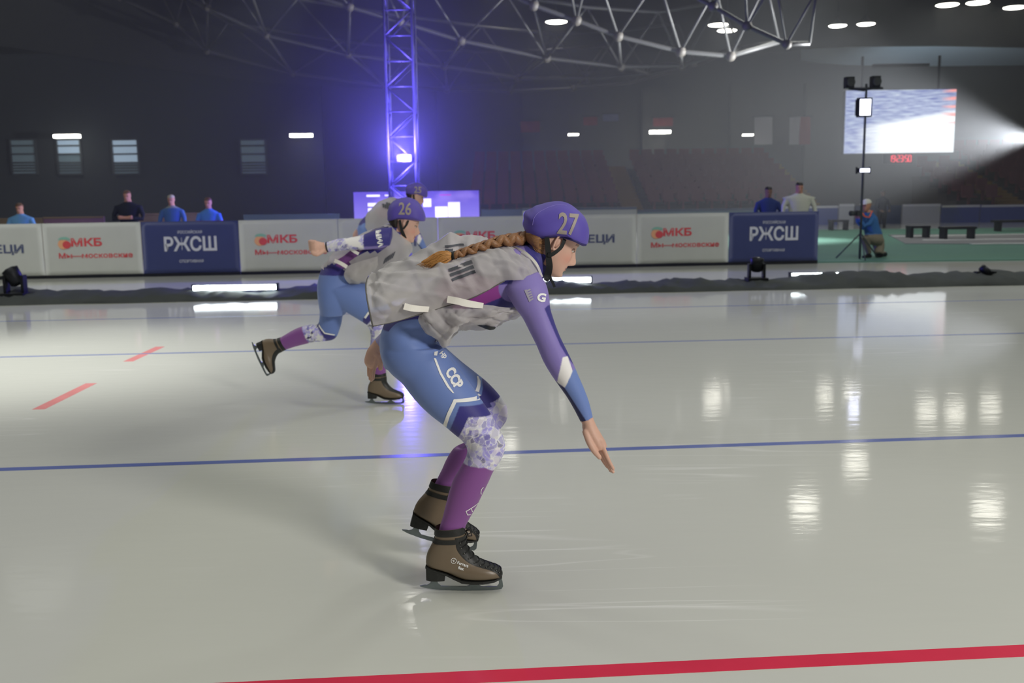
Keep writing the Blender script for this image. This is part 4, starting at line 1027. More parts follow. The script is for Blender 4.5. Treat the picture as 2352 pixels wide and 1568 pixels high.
def boot(name_label, ank, pitch, s, parent, yaw=0.0, fine=True, roll=0.0):
    "laced leather skate; ank: world ankle point; s: metres per photo pixel; the profile is in pixels about the ankle"
    R = Matrix.Rotation(yaw, 3, 'Z')@Matrix.Rotation(pitch, 3, 'Y')@Matrix.Rotation(roll, 3, 'X'); O = Vector(ank)
    W = lambda x, z, y=0.0: O+R@Vector(((x-1035)*s, y, -(z-1213)*s))
    k = s*640
    prof = [((1002, 1210), (1065, 1206), .040), ((1000, 1222), (1066, 1219), .041), ((999, 1235), (1067, 1234), .039), ((991, 1250), (1068, 1251), .036), ((983, 1266), (1078, 1268), .035), ((979, 1281), (1094, 1284), .036),
            ((980, 1297), (1110, 1292), .038), ((996, 1303), (1124, 1298), .041), ((1022, 1311), (1136, 1303), .044), ((1052, 1325), (1143, 1309), .044), ((1082, 1329), (1147, 1316), .038), ((1110, 1329), (1147, 1323), .026)]
    rows = [[*W(*a), *W(*b), ry*k] for a, b, ry in prof]; n = 32; sub = 4
    Rr = cr(rows, np.linspace(0, len(rows)-1, (len(rows)-1)*sub+1)); th = np.arange(n)*2*PI/n; ex = 2.35
    c_ = np.sign(np.cos(th))*np.abs(np.cos(th))**(2/ex); s_ = np.sign(np.sin(th))*np.abs(np.sin(th))**(2/ex); yv = np.array(R@Vector((0, 1, 0)))
    V = np.array([(r[:3]+r[3:6])/2+c_[:, None]*(r[:3]-r[3:6])/2+s_[:, None]*r[6]*yv for r in Rr])
    m = len(V)
    t = obj('skate_boot', V.reshape(-1, 3), grid_faces(m, n, True)+[tuple((m-1)*n+q for q in range(n))], boot_l, parent, True)
    # black tongue and lace panel over the front, cuff band on top
    def patch(i0, i1, kmid, half, off, nm, mt, wide=None, nc=9):
        out = []; rr = range(i0, i1+1)
        for a, i in enumerate(rr):
            h = wide(a/(len(rr)-1)) if wide else half
            for j in range(nc):
                u = kmid+(j/(nc-1)-.5)*2*h; j0 = int(math.floor(u)) % n; fr_ = u-math.floor(u)
                p = V[i][j0]*(1-fr_)+V[i][(j0+1) % n]*fr_; cn = V[i].mean(0); d = p-cn; d /= np.linalg.norm(d)+1e-9
                e = off*(0.35 if j in (0, nc-1) and nc < 20 else 1)
                out.append(p+d*e)
        return obj(nm, out, grid_faces(len(rr), nc), mt, t, True)
    if True:
        patch(0, 5, n/2, n*0.5, 0.0026, 'cuff', boot_k, None, 41); patch(7, 10, n/2, n*0.5, 0.0024, 'cuff_strap', boot_k, None, 41)
        patch(6, 36, n/2, n*.16, 0.0035, 'lace_panel', boot_k, lambda q: n*(0.20-0.09*q))
        patch(36, 43, n/2, 1, 0.002, 'toe_strip', boot_k, lambda q: n*(0.11+0.02*q))
    if fine:
        for i in range(7, 36, 3):
            w_ = n*(0.15-0.07*(i-7)/28); pts = []
            for j in range(7):
                u = n/2+(j/6-.5)*2*w_; j0 = int(math.floor(u)) % n; f_ = u-math.floor(u); ii = i+(1 if j % 2 else 0)*0
                p = V[i][j0]*(1-f_)+V[i][(j0+1) % n]*f_; q2 = V[min(i+2, m-1)][j0]*(1-f_)+V[min(i+2, m-1)][(j0+1) % n]*f_
                a_ = j/6; p = p*(1-a_)+q2*a_; d = p-V[i].mean(0); d /= np.linalg.norm(d); pts.append(p+d*0.006)
            MB().tube(pts, 0.0021*k, 6).build('lace', lace_m, t, True)
            for e_ in (pts[0], pts[-1]): MB().ball(e_, 0.0030*k, 6, 4).build('eyelet', eyelet, t, True)
        q0 = Vector(V[4][n//2]); bow = R@Vector((1, 0, 0))
        for sg in (-1, 1): MB().tube([q0+bow*.004, q0+bow*.02+Vector((0, sg*.012, .008)), q0+bow*.026+Vector((0, sg*.02, -.012)), q0+bow*.012+Vector((0, sg*.01, -.016)), q0+bow*.004], 0.0022, 6).build('lace_bow', lace_m, t, True)
    # sole with stacked heel
    def prism(poly, hw, nm, mt, hw2=None, par=t):
        A = [W(x, z, -hw*k) for x, z in poly]; B = [W(x, z, hw*k) for x, z in poly]; q = len(poly)
        return obj(nm, A+B, [tuple(range(q)), tuple(range(q, 2*q))[::-1]]+[(i, q+i, q+(i+1) % q, (i+1) % q) for i in range(q)], mt, par, False)
    so = []; xs = [978, 990, 1010, 1024, 1040, 1058, 1080, 1105, 1130, 1147]; zt = [1296, 1300, 1306, 1311, 1319, 1326, 1328, 1328, 1327, 1322]; zb = [1300, 1303, 1309, 1315, 1324, 1332, 1334, 1334, 1332, 1327]; wd = [.022, .032, .035, .034, .033, .037, .041, .041, .033, .016]
    for x, a, b, w_ in zip(xs, zt, zb, wd): so += [W(x, a, -w_*k), W(x, a, w_*k), W(x, b, w_*k), W(x, b, -w_*k)]
    q = len(xs); obj('sole', so, [(4*i+j, 4*i+(j+1) % 4, 4*i+4+(j+1) % 4, 4*i+4+j) for i in range(q-1) for j in range(4)]+[(0, 1, 2, 3), (4*q-1, 4*q-2, 4*q-3, 4*q-4)], boot_k, t, False)
    hl = []
    for x, w_ in ((979, .020), (988, .030), (1004, .033), (1022, .030)):
        tz = 1298+(x-979)*0.27; hl += [W(x, tz, -w_*k), W(x, tz, w_*k), W(min(x, 1020), 1328, w_*k*.95), W(min(x, 1020), 1328, -w_*k*.95)]
    obj('heel', hl, [(4*i+j, 4*i+(j+1) % 4, 4*i+4+(j+1) % 4, 4*i+4+j) for i in range(3) for j in range(4)]+[(0, 1, 2, 3), (15, 14, 13, 12)], boot_k, t, False)
    # steel blade: runner plus three stanchions
    bl = [(963, 1345), (975, 1343), (1000, 1346), (1060, 1348), (1110, 1349), (1136, 1349), (1147, 1345), (1149, 1349), (1145, 1355), (1125, 1357.4), (1060, 1357.6), (1010, 1355), (980, 1351), (965, 1347)]
    b = prism(bl, .0021, 'blade', steel_b)
    for st in ([(988, 1327), (1006, 1327), (1002, 1333), (1004, 1340), (1012, 1347), (976, 1345), (986, 1340), (990, 1333)], [(1076, 1332), (1092, 1332), (1088, 1338), (1093, 1344), (1103, 1350), (1066, 1349), (1076, 1344), (1080, 1338)], [(1136, 1330), (1146, 1330), (1148, 1340), (1149, 1349), (1134, 1350), (1139, 1344), (1140, 1338)]):
        prism(st, .0024, 'stanchion', steel_b)
    for x0, x1, z in ((982, 1018, 1328.5), (1064, 1130, 1333.2)): prism([(x0, z-1), (x1, z-1), (x1, z+1.2), (x0, z+1.2)], .016, 'sole_plate', steel_b)
    return t

def fingers(base, tip, side, Y0, fm=IDM, spread=0.017, r=.0078, curl=8):
    "four fingers of different lengths from knuckle pixel to tip pixel, set side by side in depth"
    out = []
    bx, by = base; tx, ty = tip; dx, dy = tx-bx, ty-by; L_ = math.hypot(dx, dy); nx, ny = -dy/L_, dx/L_
    for k, (ln, o) in enumerate(((.90, 6), (1.0, 2), (.94, -3), (.76, -9))):
        Y = Y0+(k-1.5)*spread
        pts = [(bx+nx*o*-1*side-dx*.15, by+ny*o*-1*side-dy*.15, Y, r*1.1)]
        for q, c in ((0, 0), (.36, curl*.25), (.68, curl*.7), (1.0, curl*1.6)):
            pts.append((bx+dx*q*ln-nx*(o+c)*side*(1-.25*q), by+dy*q*ln-ny*(o+c)*side*(1-.25*q), Y*(1)+(k-1.5)*.002*q, r*(1-.22*q)))
        out.append(ptube(pts, fm, 10, 4))
    return out

def spheroid_helmet(pts, ctr, Y, hw, fm=IDM, nlat=28, ex=0.55, wr=0.0, nang=72):
    "helmet whose side outline is the given ring of pixels and whose sides bulge to half width hw"
    C = np.array(P(*fm(*ctr, Y))); Q = np.array([P(*fm(x, y, Y)) for x, y in pts])-C
    n = len(Q); t = np.linspace(0, n, nang, endpoint=False); Qw = np.vstack([Q, Q[:3]]); i = t.astype(int)
    Qp = np.vstack([Q[-1:], Q, Q[:2]]); f = (t-i)[:, None]; p0, p1, p2, p3 = Qp[i], Qp[i+1], Qp[i+2], Qp[(i+3)]
    O = 0.5*((2*p1)+(-p0+p2)*f+(2*p0-5*p1+4*p2-p3)*f*f+(-p0+3*p1-3*p2+p3)*f**3)
    V = []
    ang = np.arctan2(O[:, 2], O[:, 0])
    for j in range(nlat+1):
        la = -PI/2+PI*j/nlat; cl = max(0.0, math.cos(la))**ex; sl = math.copysign(abs(math.sin(la))**1.0, la)
        w_ = 1+wr*np.sin(ang*17+la*3)*np.clip((-O[:, 0]/0.1), 0, 1)*math.cos(la)
        V.append(C+O*cl*w_[:, None]+np.array([0, hw*sl, 0]))
    V = np.array(V).reshape(-1, 3)
    return V, grid_faces(nlat+1, nang, True)+[tuple(range(nang))[::-1], tuple(nlat*nang+k for k in range(nang))]

def ribbon(pts, w, m, name, parent, fm=IDM, thick=.0015):
    "flat strap through (px, py, Y, half width in m) following the outline points"
    rows = [[*P(*fm(x, y, Y)), h] for x, y, Y, h in pts]; R = cr(rows, np.linspace(0, len(rows)-1, (len(rows)-1)*5+1)); V = []
    for i, r in enumerate(R):
        d = R[min(i+1, len(R)-1)][:3]-R[max(i-1, 0)][:3]; d /= np.linalg.norm(d)+1e-9
        s = np.cross(d, [0, 1, 0]); s /= np.linalg.norm(s)+1e-9
        for a, b in ((-1, -1), (1, -1), (1, 1), (-1, 1)): V.append(r[:3]+s*a*r[3]+np.array([0, b*thick, 0]))
    n = len(R)
    return obj(name, V, [(4*i+j, 4*i+(j+1) % 4, 4*i+4+(j+1) % 4, 4*i+4+j) for i in range(n-1) for j in range(4)]+[(0, 1, 2, 3), (4*n-1, 4*n-2, 4*n-3, 4*n-4)], m, parent, False)

def cloth_sheet(name, S, m, parent, fm=IDM, nu=14, nv=10, amp=.004, seed=1, thick=.0012, folds=()):
    "sheet through a grid of (px, py, Y) points; folds: (axis position list) wrinkles; returns object"
    rng = np.random.RandomState(seed)
    A = np.array([[tuple(P(*fm(*p))) for p in row] for row in S]); a, b = A.shape[:2]
    tu = np.linspace(0, a-1, (a-1)*nu+1); tv = np.linspace(0, b-1, (b-1)*nv+1)
    B = cr(A.reshape(a, -1), tu).reshape(len(tu), b, 3).transpose(1, 0, 2)
    Cc = cr(B.reshape(b, -1), tv).reshape(len(tv), len(tu), 3).transpose(1, 0, 2)
    # wrinkles along the surface normal
    du = np.gradient(Cc, axis=0); dv = np.gradient(Cc, axis=1); N_ = np.cross(du, dv); N_ /= np.linalg.norm(N_, axis=2, keepdims=True)+1e-12
    U, Vv = np.meshgrid(tu, tv, indexing='ij'); h = np.zeros_like(U)
    for k in range(9):
        fu, fv, p = rng.uniform(.6, 2.6), rng.uniform(-2.6, 2.6), rng.uniform(0, 6.28)
        w_ = np.sin(U*fu+Vv*fv+p+0.8*np.sin(U*rng.uniform(.5, 1.5)+p)); h += (1-np.abs(w_))**2*rng.uniform(.4, 1)*(1 if k % 3 else -1)
    h = (h-h.mean())*amp
    edge = np.minimum(np.minimum(U, a-1-U), np.minimum(Vv, b-1-Vv)); h *= np.clip(edge/0.5, .15, 1)
    Cc = Cc+N_*h[..., None]
    nn = Cc.shape[0]*Cc.shape[1]; V1 = Cc.reshape(-1, 3); V2 = V1+N_.reshape(-1, 3)*thick
    o = obj(name, V1, grid_faces(Cc.shape[0], Cc.shape[1]), m, parent, True)
    return o

def suit_from(v, f, keep, offs, parent, colour, name='racing_suit'):
    e1 = v[np.array([q[1] for q in f])]-v[np.array([q[0] for q in f])]; e2 = v[np.array([q[2] for q in f])]-v[np.array([q[0] for q in f])]
    fn = np.cross(e1, e2); vn = np.zeros_like(v)
    fa = np.array([q[:4] if len(q) == 4 else (*q, q[-1]) for q in f])
    for k in range(4):
        for d in range(3): vn[:, d] += np.bincount(fa[:, k], fn[:, d], len(v))
    vn /= np.linalg.norm(vn, axis=1, keepdims=True)+1e-12
    kf = keep[fa].all(1); used = np.unique(fa[kf]); re = -np.ones(len(v), int); re[used] = np.arange(len(used))
    vv = v[used]+vn[used]*offs
    o = obj(name, vv, [tuple(dict.fromkeys(re[list(q)])) for q, k in zip(f, kf) if k], suit_v, parent, True)
    j_ = [(0, 0, 0), (.0016, 0, .0006), (-.0016, 0, -.0006), (.0006, 0, -.0016), (-.0006, 0, .0016)]
    dye(o.data, sum(colour(vv+np.array(q)) for q in j_)/5); return o
def label_limb(v, paths):
    "index of the nearest limb for every vertex; paths: list of arrays of (x, y, z, r)"
    best = np.full(len(v), 1e9); idx = np.zeros(len(v), int)
    for k, pth in enumerate(paths):
        for i in range(len(pth)-1):
            a, b = pth[i][:3], pth[i+1][:3]; ab = b-a; t = np.clip(((v-a)@ab)/(ab@ab), 0, 1)
            d = np.linalg.norm(v-(a+t[:, None]*ab), axis=1)-(pth[i][3]*(1-t)+pth[i+1][3]*t)
            m = d < best; best[m] = d[m]; idx[m] = k
    return idx
def path_of(rings, fm):
    return np.array([[*((P(*fm(*a, Y))+P(*fm(*b, Y)))/2), ((P(*fm(*a, Y))-P(*fm(*b, Y))).length/2+ry)/2] for a, b, Y, ry in rings])
def tpath(pts, fm): return np.array([[*P(*fm(x, y, Y)), r] for x, y, Y, r in pts])

# ---- side outlines of the skater in front (photo pixels, depth, half width)
TORSO = [((884, 838), (1000, 848), 3.5, .13), ((875, 800), (1018, 812), 3.5, .162), ((877, 765), (1012, 795), 3.5, .168), ((893, 727), (1004, 788), 3.5, .152), ((922, 697), (1012, 778), 3.5, .132), ((965, 665), (1035, 760), 3.5, .132),
         ((1015, 630), (1082, 738), 3.5, .147), ((1070, 598), (1138, 720), 3.5, .158), ((1125, 574), (1190, 700), 3.5, .168), ((1165, 568), (1222, 668), 3.5, .155), ((1192, 566), (1238, 634), 3.5, .10), ((1208, 560), (1250, 618), 3.5, .062)]
NECK = [((1200, 570), (1246, 640), 3.5, .068), ((1216, 556), (1257, 628), 3.5, .058), ((1232, 540), (1268, 612), 3.505, .054), ((1250, 520), (1278, 590), 3.51, .054)]
NLEG = [((880, 790), (1015, 798), 3.42, .088), ((879, 820), (1015, 802), 3.415, .092), ((896, 852), (1018, 803), 3.41, .092), ((924, 878), (1024, 806), 3.405, .089), ((945, 905), (1040, 830), 3.40, .086), ((967, 930), (1062, 858), 3.395, .082), ((992, 953), (1081, 884), 3.39, .077),
        ((1018, 973), (1100, 912), 3.385, .070), ((1043, 994), (1120, 941), 3.38, .064), ((1062, 1010), (1140, 974), 3.38, .060), ((1073, 1026), (1155, 1004), 3.38, .058), ((1073, 1044), (1159, 1026), 3.38, .057), ((1065, 1062), (1152, 1050), 3.38, .056),
        ((1055, 1080), (1133, 1080), 3.38, .055), ((1043, 1100), (1121, 1106), 3.385, .055), ((1034, 1125), (1109, 1130), 3.39, .053), ((1026, 1155), (1096, 1157), 3.395, .048), ((1018, 1187), (1079, 1187), 3.40, .040), ((1010, 1215), (1067, 1213), 3.40, .035), ((1008, 1245), (1062, 1247), 3.40, .033), ((1004, 1275), (1066, 1278), 3.40, .03)]
FLEG = [((885, 800), (1012, 790), 3.58, .086), ((930, 862), (1030, 806), 3.59, .088), ((962, 900), (1060, 832), 3.60, .085), ((1000, 938), (1092, 857), 3.605, .08), ((1030, 962), (1120, 880), 3.61, .072), ((1056, 984), (1146, 908), 3.615, .065), ((1072, 1000), (1163, 935), 3.62, .060),
        ((1072, 1016), (1163, 962), 3.62, .057), ((1060, 1030), (1147, 985), 3.62, .056), ((1044, 1030), (1122, 1015), 3.625, .055), ((1028, 1052), (1096, 1052), 3.635, .053), ((1015, 1080), (1074, 1080), 3.645, .046), ((1004, 1102), (1048, 1104), 3.65, .037), ((992, 1128), (1032, 1130), 3.65, .030), ((986, 1150), (1020, 1152), 3.65, .027)]
NARM = [((1165, 640), (1236, 625), 3.37, .052), ((1162, 664), (1254, 655), 3.345, .056), ((1180, 700), (1261, 688), 3.335, .051), ((1201, 729), (1263, 708), 3.33, .048), ((1217, 760), (1272, 738), 3.325, .045), ((1233, 792), (1285, 772), 3.32, .043), ((1249, 829), (1301, 805), 3.32, .041),
        ((1266, 858), (1317, 838), 3.32, .040), ((1284, 884), (1329, 866), 3.32, .037), ((1303, 911), (1342, 896), 3.32, .033), ((1320, 940), (1353, 927), 3.32, .029), ((1336, 971), (1361, 960), 3.32, .0265)]
NPALM = [((1337, 966), (1362, 958), 3.32, .026), ((1338, 985), (1369, 975), 3.32, .030), ((1345, 1003), (1379, 993), 3.32, .037), ((1356, 1022), (1391, 1014), 3.32, .039), ((1362, 1032), (1394, 1025), 3.32, .034)]
FARM = [(1188, 640, 3.66, .055), (1095, 662, 3.73, .046), (1000, 690, 3.78, .040), (930, 742, 3.80, .037), (870, 792, 3.82, .025)]
FPALM = [(870, 792, 3.82, .024), (860, 810, 3.82, .030), (856, 828, 3.82, .033)]

def build_skater(lbl, fm, vox, head_o, hp, hyaw, hk, T, N, LN, LF, AN, PN, AF, PF, fn, colour_suit, boots, extra=(), fingers_n=None, fingers_f=None, it=8, wrist_n=None, wrist_f=None):
    hip = P(*fm(*( (np.array(T[1][0])+np.array(T[1][1]))/2 ), T[1][2]))
    t = thing('skater', lbl, 'person', (hip.x, hip.y, 0.0))
    h_ = 3 if vox < .005 else 1
    parts = [loft(T, fm, 40*h_, 6*h_, 2.2), loft(N, fm, 24*h_, 5*h_), loft(LN, fm, 32*h_, 5*h_), loft(LF, fm, 32*h_, 5*h_)]
    if isinstance(AN[0][0], tuple): parts += [loft(AN, fm, 28*h_, 5*h_), loft(PN, fm, 20*h_, 5*h_)]; pAN = path_of(AN, fm); pPN = path_of(PN, fm)
    else: parts += [ptube(AN, fm, 20), ptube(PN, fm, 20)]; pAN = tpath(AN, fm); pPN = tpath(PN, fm)
    parts += [ptube(AF, fm, 20), ptube(PF, fm, 20)]; pAF = tpath(AF, fm); pPF = tpath(PF, fm)
    parts += list(extra)
    ho = P(*fm(*head_o)); hv, hf, Rm = head_geo(ho, hp, hyaw, hk, 1.0); parts.append((hv, hf))
    for s in (-1, 1):
        for g_ in ear_geo(ho, Rm, s): parts.append(g_)
    v, e, f = remesh(parts, vox)
    d = np.linalg.norm(v-np.array(ho), axis=1); wg = np.clip((d-.125*hk)/.03, 0.10, 1)
    v = relax(v, e, wg, it)
    paths = [path_of(T, fm), path_of(LN, fm), path_of(LF, fm), pAN, pAF, pPN, pPF, path_of(N, fm)]
    lab = label_limb(v, paths)
    loc = (v-np.array(ho))@np.linalg.inv(Rm).T
    headz = (d < .165*hk) & (loc[:, 2] > -.140) & ((lab == 7) | (lab == 0))
    hands = np.isin(lab, (5, 6))
    for pth in (fingers_n, fingers_f): pass
    skin = headz | hands | (lab == 7)
    # neck collar: suit covers the lower neck
    cv = np.array(P(*fm(*N[1][0], N[1][2]))+P(*fm(*N[1][1], N[1][2])))/2; cd = np.array(P(*fm(*N[3][0], N[3][2]))+P(*fm(*N[3][1], N[3][2])))/2-cv; cd /= np.linalg.norm(cd)
    face = (((loc[:, 0] > -.035) & (loc[:, 2] > -.060)) | ((loc[:, 0] > -.005) & (loc[:, 2] > -.092)) | ((loc[:, 0] > .028) & (loc[:, 2] > -.130))) & (d < .165*hk); collar = np.isin(lab, (0, 7)) & ((v-cv)@cd < .026) & ~face; skin = (skin & ~collar)
    # wrist planes
    for li, pth in ((3, pAN), (4, pAF)):
        w0, w1 = pth[-2][:3], pth[-1][:3]; dd = (w1-w0)/np.linalg.norm(w1-w0); near = np.linalg.norm(v-w1, axis=1) < .25
        past = near & ((v-w1)@dd > -.006) & np.isin(lab, (3, 4, 5, 6)) & (np.isin(lab, (3, 5)) if li == 3 else np.isin(lab, (4, 6)))
        skin |= past; bf = near & ((v-w1)@dd <= -.006) & (np.isin(lab, (3, 5)) if li == 3 else np.isin(lab, (4, 6))); skin &= ~bf
    def colour_skin(v):
        c = np.tile(SKIN, (len(v), 1)); n_ = np.sin(v[:, 0]*90)*np.sin(v[:, 1]*110)*np.sin(v[:, 2]*100)
        c *= (1+0.03*n_)[:, None]
        g = lambda x, s: np.exp(-(x/s)**2)
        L0, L1, L2 = loc[:, 0], np.abs(loc[:, 1]), loc[:, 2]
        bl = g(L1-.045, .02)*g(L2+.04, .02)*(L0 > .03)*.35; c = c*(1-bl[:, None])+np.array(L(206, 120, 104, 1.3))*bl[:, None]
        lip = ((np.abs(L2+.0725) < .0085) & (L1 < .023) & (L0 > .07)); c[lip] = c[lip]*.4+np.array(L(176, 96, 90, 1.2))*.6
        mo = ((np.abs(L2+.0725) < .0016) & (L1 < .021) & (L0 > .07)); c[mo] = np.array(L(90, 44, 44))
        br = ((np.abs(L2-.020-.12*(.03-L1)*0) < .0042) & (L1 > .014) & (L1 < .050) & (L0 > .05)); c[br] = c[br]*.45+np.array(L(80, 54, 40))*.55
        ey = ((np.abs(L2+.002) < .004) & (np.abs(L1-.032) < .015) & (L0 > .05)); c[ey] = np.array(L(60, 40, 34))
        return np.clip(c, 0, .95)
    bc = colour_skin(v); cov = ~skin; bc[cov] = SKIN*0.9
    # the body under the suit stays inside it
    body = obj('body', v, f, skin_v, t, True); dye(body.data, bc)
    suit = suit_from(v, f, ~skin, 0.0016, t, lambda vv: colour_suit(vv, label_limb(vv, paths), fm))
    # eyes with lids line
    for s in (-1, 1):
        q = np.array(ho)+Rm@np.array([.0712, s*.0305, -.004]); o = MB().ball(q, .0098*hk, 14, 10).build('eye', mat('eye_white', L(214, 208, 202), 0.2), t, True)
        q2 = q+Rm@np.array([.0085, 0, 0]); MB().ball(q2, .0048*hk, 10, 6).build('iris', mat('iris', L(56, 46, 40), 0.15), o, True)
        pts = [q+Rm@np.array([.0100*math.cos(a)*1.08, .0135*math.sin(a), .0045]) for a in np.linspace(-1.2, 1.2, 9)]
        MB().tube(pts, .0010*hk, 6).build('eyelash', hair_m['dark'], o, True)
        ld = MB(); ld.ball((0, 0, 0), .0112*hk, 16, 12); lv = np.array([tuple(x) for x in ld.v]); lfc = [g_ for g_ in ld.f if min(lv[i][2] for i in g_) > -.0004*hk or max(lv[i][2] for i in g_) < -.0050*hk]
        lo_ = obj('eyelid', lv@(Rm/hk).T+q, lfc, skin_v, t, True); dye(lo_.data, np.tile(SKIN*.93, (len(lv), 1)))
    for (an, pitch, s, yaw, fine) in boots: boot('', an, pitch, s, t, yaw, fine)
    return t, body, suit, ho, Rm, paths

# ======================= skater 27
mid = IDM
def colour27(vv, lab, fm):
    c = np.tile(BLUE, (len(vv), 1))
    def inv(Y):
        w_ = vv.copy(); w_[:, 1] = Y; return proj(w_) if fm is IDM else FMINV(proj(w_), fm)
    qT, qN, qF, qA = inv(P(0, 0, 3.5).y), inv(3.39), inv(3.61), inv(3.32)
    if fm is not IDM: 
        y0 = fm(0, 0, 3.5)[2]; qT, qN, qF, qA = inv(y0), inv(y0-.11), inv(y0+.11), inv(y0-.18)
    tor = lab == 0; leg1 = lab == 1; leg2 = lab == 2; ar1 = (lab == 3) | (lab == 5); ar2 = (lab == 4) | (lab == 6)
    # torso: navy over the waistband, magenta flank panel, lavender shoulders
    up_ = inpoly(qT, [(820, 752), (965, 748), (1003, 778), (1040, 800), (1400, 800), (1400, 400), (700, 400)])
    c[tor & up_] = NAVY
    c[tor & inpoly(qT, [(1040, 600), (1150, 640), (1152, 672), (1100, 694), (1050, 700), (1000, 660)])] = MAG
    c[(lab == 7)] = NAVY
    c[tor & inpoly(qT, [(1135, 540), (1200, 560), (1215, 590), (1180, 580), (1140, 572)])] = LAV
    # near leg
    band = inpoly(qN, [(1058, 922), (1107, 923), (1200, 940), (1200, 990), (1122, 949), (1078, 947), (1052, 1003), (1000, 1060), (960, 1000), (1033, 985)])
    cr_ = inpoly(qN, [(1078, 947), (1122, 949), (1300, 960), (1300, 1100), (1160, 1085), (1133, 1074), (1116, 1062), (1105, 1062), (1067, 1059), (1000, 1058), (1000, 1020), (1052, 1003)])
    lo_ = inpoly(qN, [(900, 1057), (1067, 1059), (1105, 1062), (1116, 1062), (1133, 1074), (1160, 1085), (1300, 1100), (1300, 1400), (800, 1400), (800, 1057)])
    c[leg1 & band] = NAVY; m = leg1 & cr_; c[m] = crystal(qN[m], 5); c[leg1 & lo_] = PURP
    # far leg
    band = inpoly(qF, [(1107, 867), (1132, 870), (1170, 900), (1140, 915), (1126, 919), (1131, 928), (1113, 931), (1095, 920), (1040, 960), (1000, 940), (1060, 900), (1090, 905), (1107, 900), (1110, 885)])
    cr_ = inpoly(qF, [(1131, 891), (1300, 900), (1300, 1040), (1020, 1040), (1000, 960), (1113, 931), (1131, 926), (1126, 919)])
    lo_ = inpoly(qF, [(900, 1000), (1050, 1003), (1120, 1035), (1200, 1035), (1200, 1300), (900, 1300)])
    c[leg2 & cr_] = crystal(qF[leg2 & cr_], 9, 20); c[leg2 & band] = NAVY; c[leg2 & lo_] = PURP*.92
    # near arm
    a = ar1
    c[a] = LAV; c[a & inpoly(qA, [(1100, 560), (1200, 600), (1175, 652), (1100, 660)])] = NAVY
    c[a & inpoly(qA, [(1250, 706), (1258, 700), (1300, 700), (1330, 850), (1305, 822), (1286, 790), (1275, 765), (1262, 735)])] = NAVY
    c[a & inpoly(qA, [(1291, 816), (1303, 815), (1314, 848), (1296, 886), (1279, 875), (1281, 860)])] = WHT
    c[a & inpoly(qA, [(1296, 886), (1314, 848), (1330, 840), (1380, 960), (1370, 975), (1345, 970), (1338, 966)])] = BLUE*1.0
    c[a & inpoly(qA, [(1270, 868), (1283, 878), (1296, 887), (1345, 962), (1338, 985), (1320, 960), (1290, 920)])] = np.array(L(32, 36, 80, 1.3))
    c[ar2] = LAV; c[ar2 & (qT[:, 0] < 905)] = np.array(L(150, 146, 186, 1.4))
    return c
fing = fingers((1378, 1024), (1401, 1086), 1, 3.32, spread=.0185, r=.0078, curl=5)
thumb = [ptube([(1346, 992, 3.30, .013), (1354, 1016, 3.285, .0115), (1365, 1035, 3.28, .0105), (1377, 1050, 3.285, .008)], IDM, 10, 4)]
fing2 = fingers((857, 832), (848, 872), 1, 3.82, spread=.0185, r=.008, curl=3)+[ptube([(862, 812, 3.80, .012), (873, 828, 3.795, .011), (874, 846, 3.80, .009)], IDM, 10, 4)]
sN = (P(1035, 1213, 3.40).z-0.0015)/(1357.5-1213)
ankN = P(1035, 1213, 3.40); ankF = P(1022, 1113, 3.652)
t27, body27, suit27, ho27, Rm27, pth27 = build_skater('skater in helmet 27 with a long braid, crouching low, one arm reaching down', IDM, VOX27, (1270, 551, 3.51), math.radians(27), math.radians(9), 0.985,
    TORSO, NECK, NLEG, FLEG, NARM, NPALM, FARM, FPALM, None, colour27, [(ankN, 0.0, sN, 0.0, True), (ankF, math.radians(16), sN*0.985, math.radians(4), True)], extra=fing+thumb+fing2, it=30)
# keep hand vertices skin: handled by wrist planes
HEL = [(1201, 507), (1203, 491), (1215, 480), (1241, 469), (1266, 463), (1287, 462), (1307, 467.5), (1325, 480), (1341, 496), (1350, 515), (1353, 535), (1350, 557), (1342, 565), (1332, 562), (1315, 553), (1290, 547), (1268, 545), (1246, 547), (1226, 547), (1208, 539), (1203, 523)]
hv, hf = spheroid_helmet(HEL, (1278, 522), 3.51, .101, wr=.018)
hel = obj('helmet', hv, hf, helmet_m, t27, True)
bvh_h = bvh_of([hel])
px_text('number', '27', 1300.5, 514.5, 66, 6, num_m, bvh_h, hel, 3.51, 0.018, 0.70)
# seam of the cover and its gathered rim
pts = [(1222, 515), (1224, 502), (1230, 492), (1240, 484), (1258, 475), (1280, 469), (1300, 471)]
sm = []
for x, y in pts:
    q = P(x, y, 3.51); h = bvh_h.ray_cast(Vector((q.x, 3.0, q.z)), Vector((0, 1, 0)))
    if h[0]: sm.append(h[0]+Vector((0, -.0008, 0)))
MB().tube([Vector(r) for r in cr([tuple(q) for q in sm], np.linspace(0, len(sm)-1, 30))], .0009, 6).build('seam', mat('seam_pale', L(120, 108, 176, 1.5), 0.7), hel, True)
rim = []
for x, y in [(1208, 540), (1226, 547), (1246, 548.5), (1268, 546), (1290, 548), (1315, 555), (1333, 564), (1343, 566.5)]:
    for yy in (y, y-6, y-12):
        q = P(x, yy, 3.51); h = bvh_h.ray_cast(Vector((q.x, 3.0, q.z)), Vector((0, 1, 0)))
        if h[0] and h[0].y < 3.5: rim.append(h[0]); break
if len(rim) > 3: MB().tube([Vector(r) for r in cr([tuple(q) for q in rim], np.linspace(0, len(rim)-1, 40))], .0045, 8).build('rim', mat('helmet_rim', L(44, 38, 92, 1.4), 0.7), hel, True)
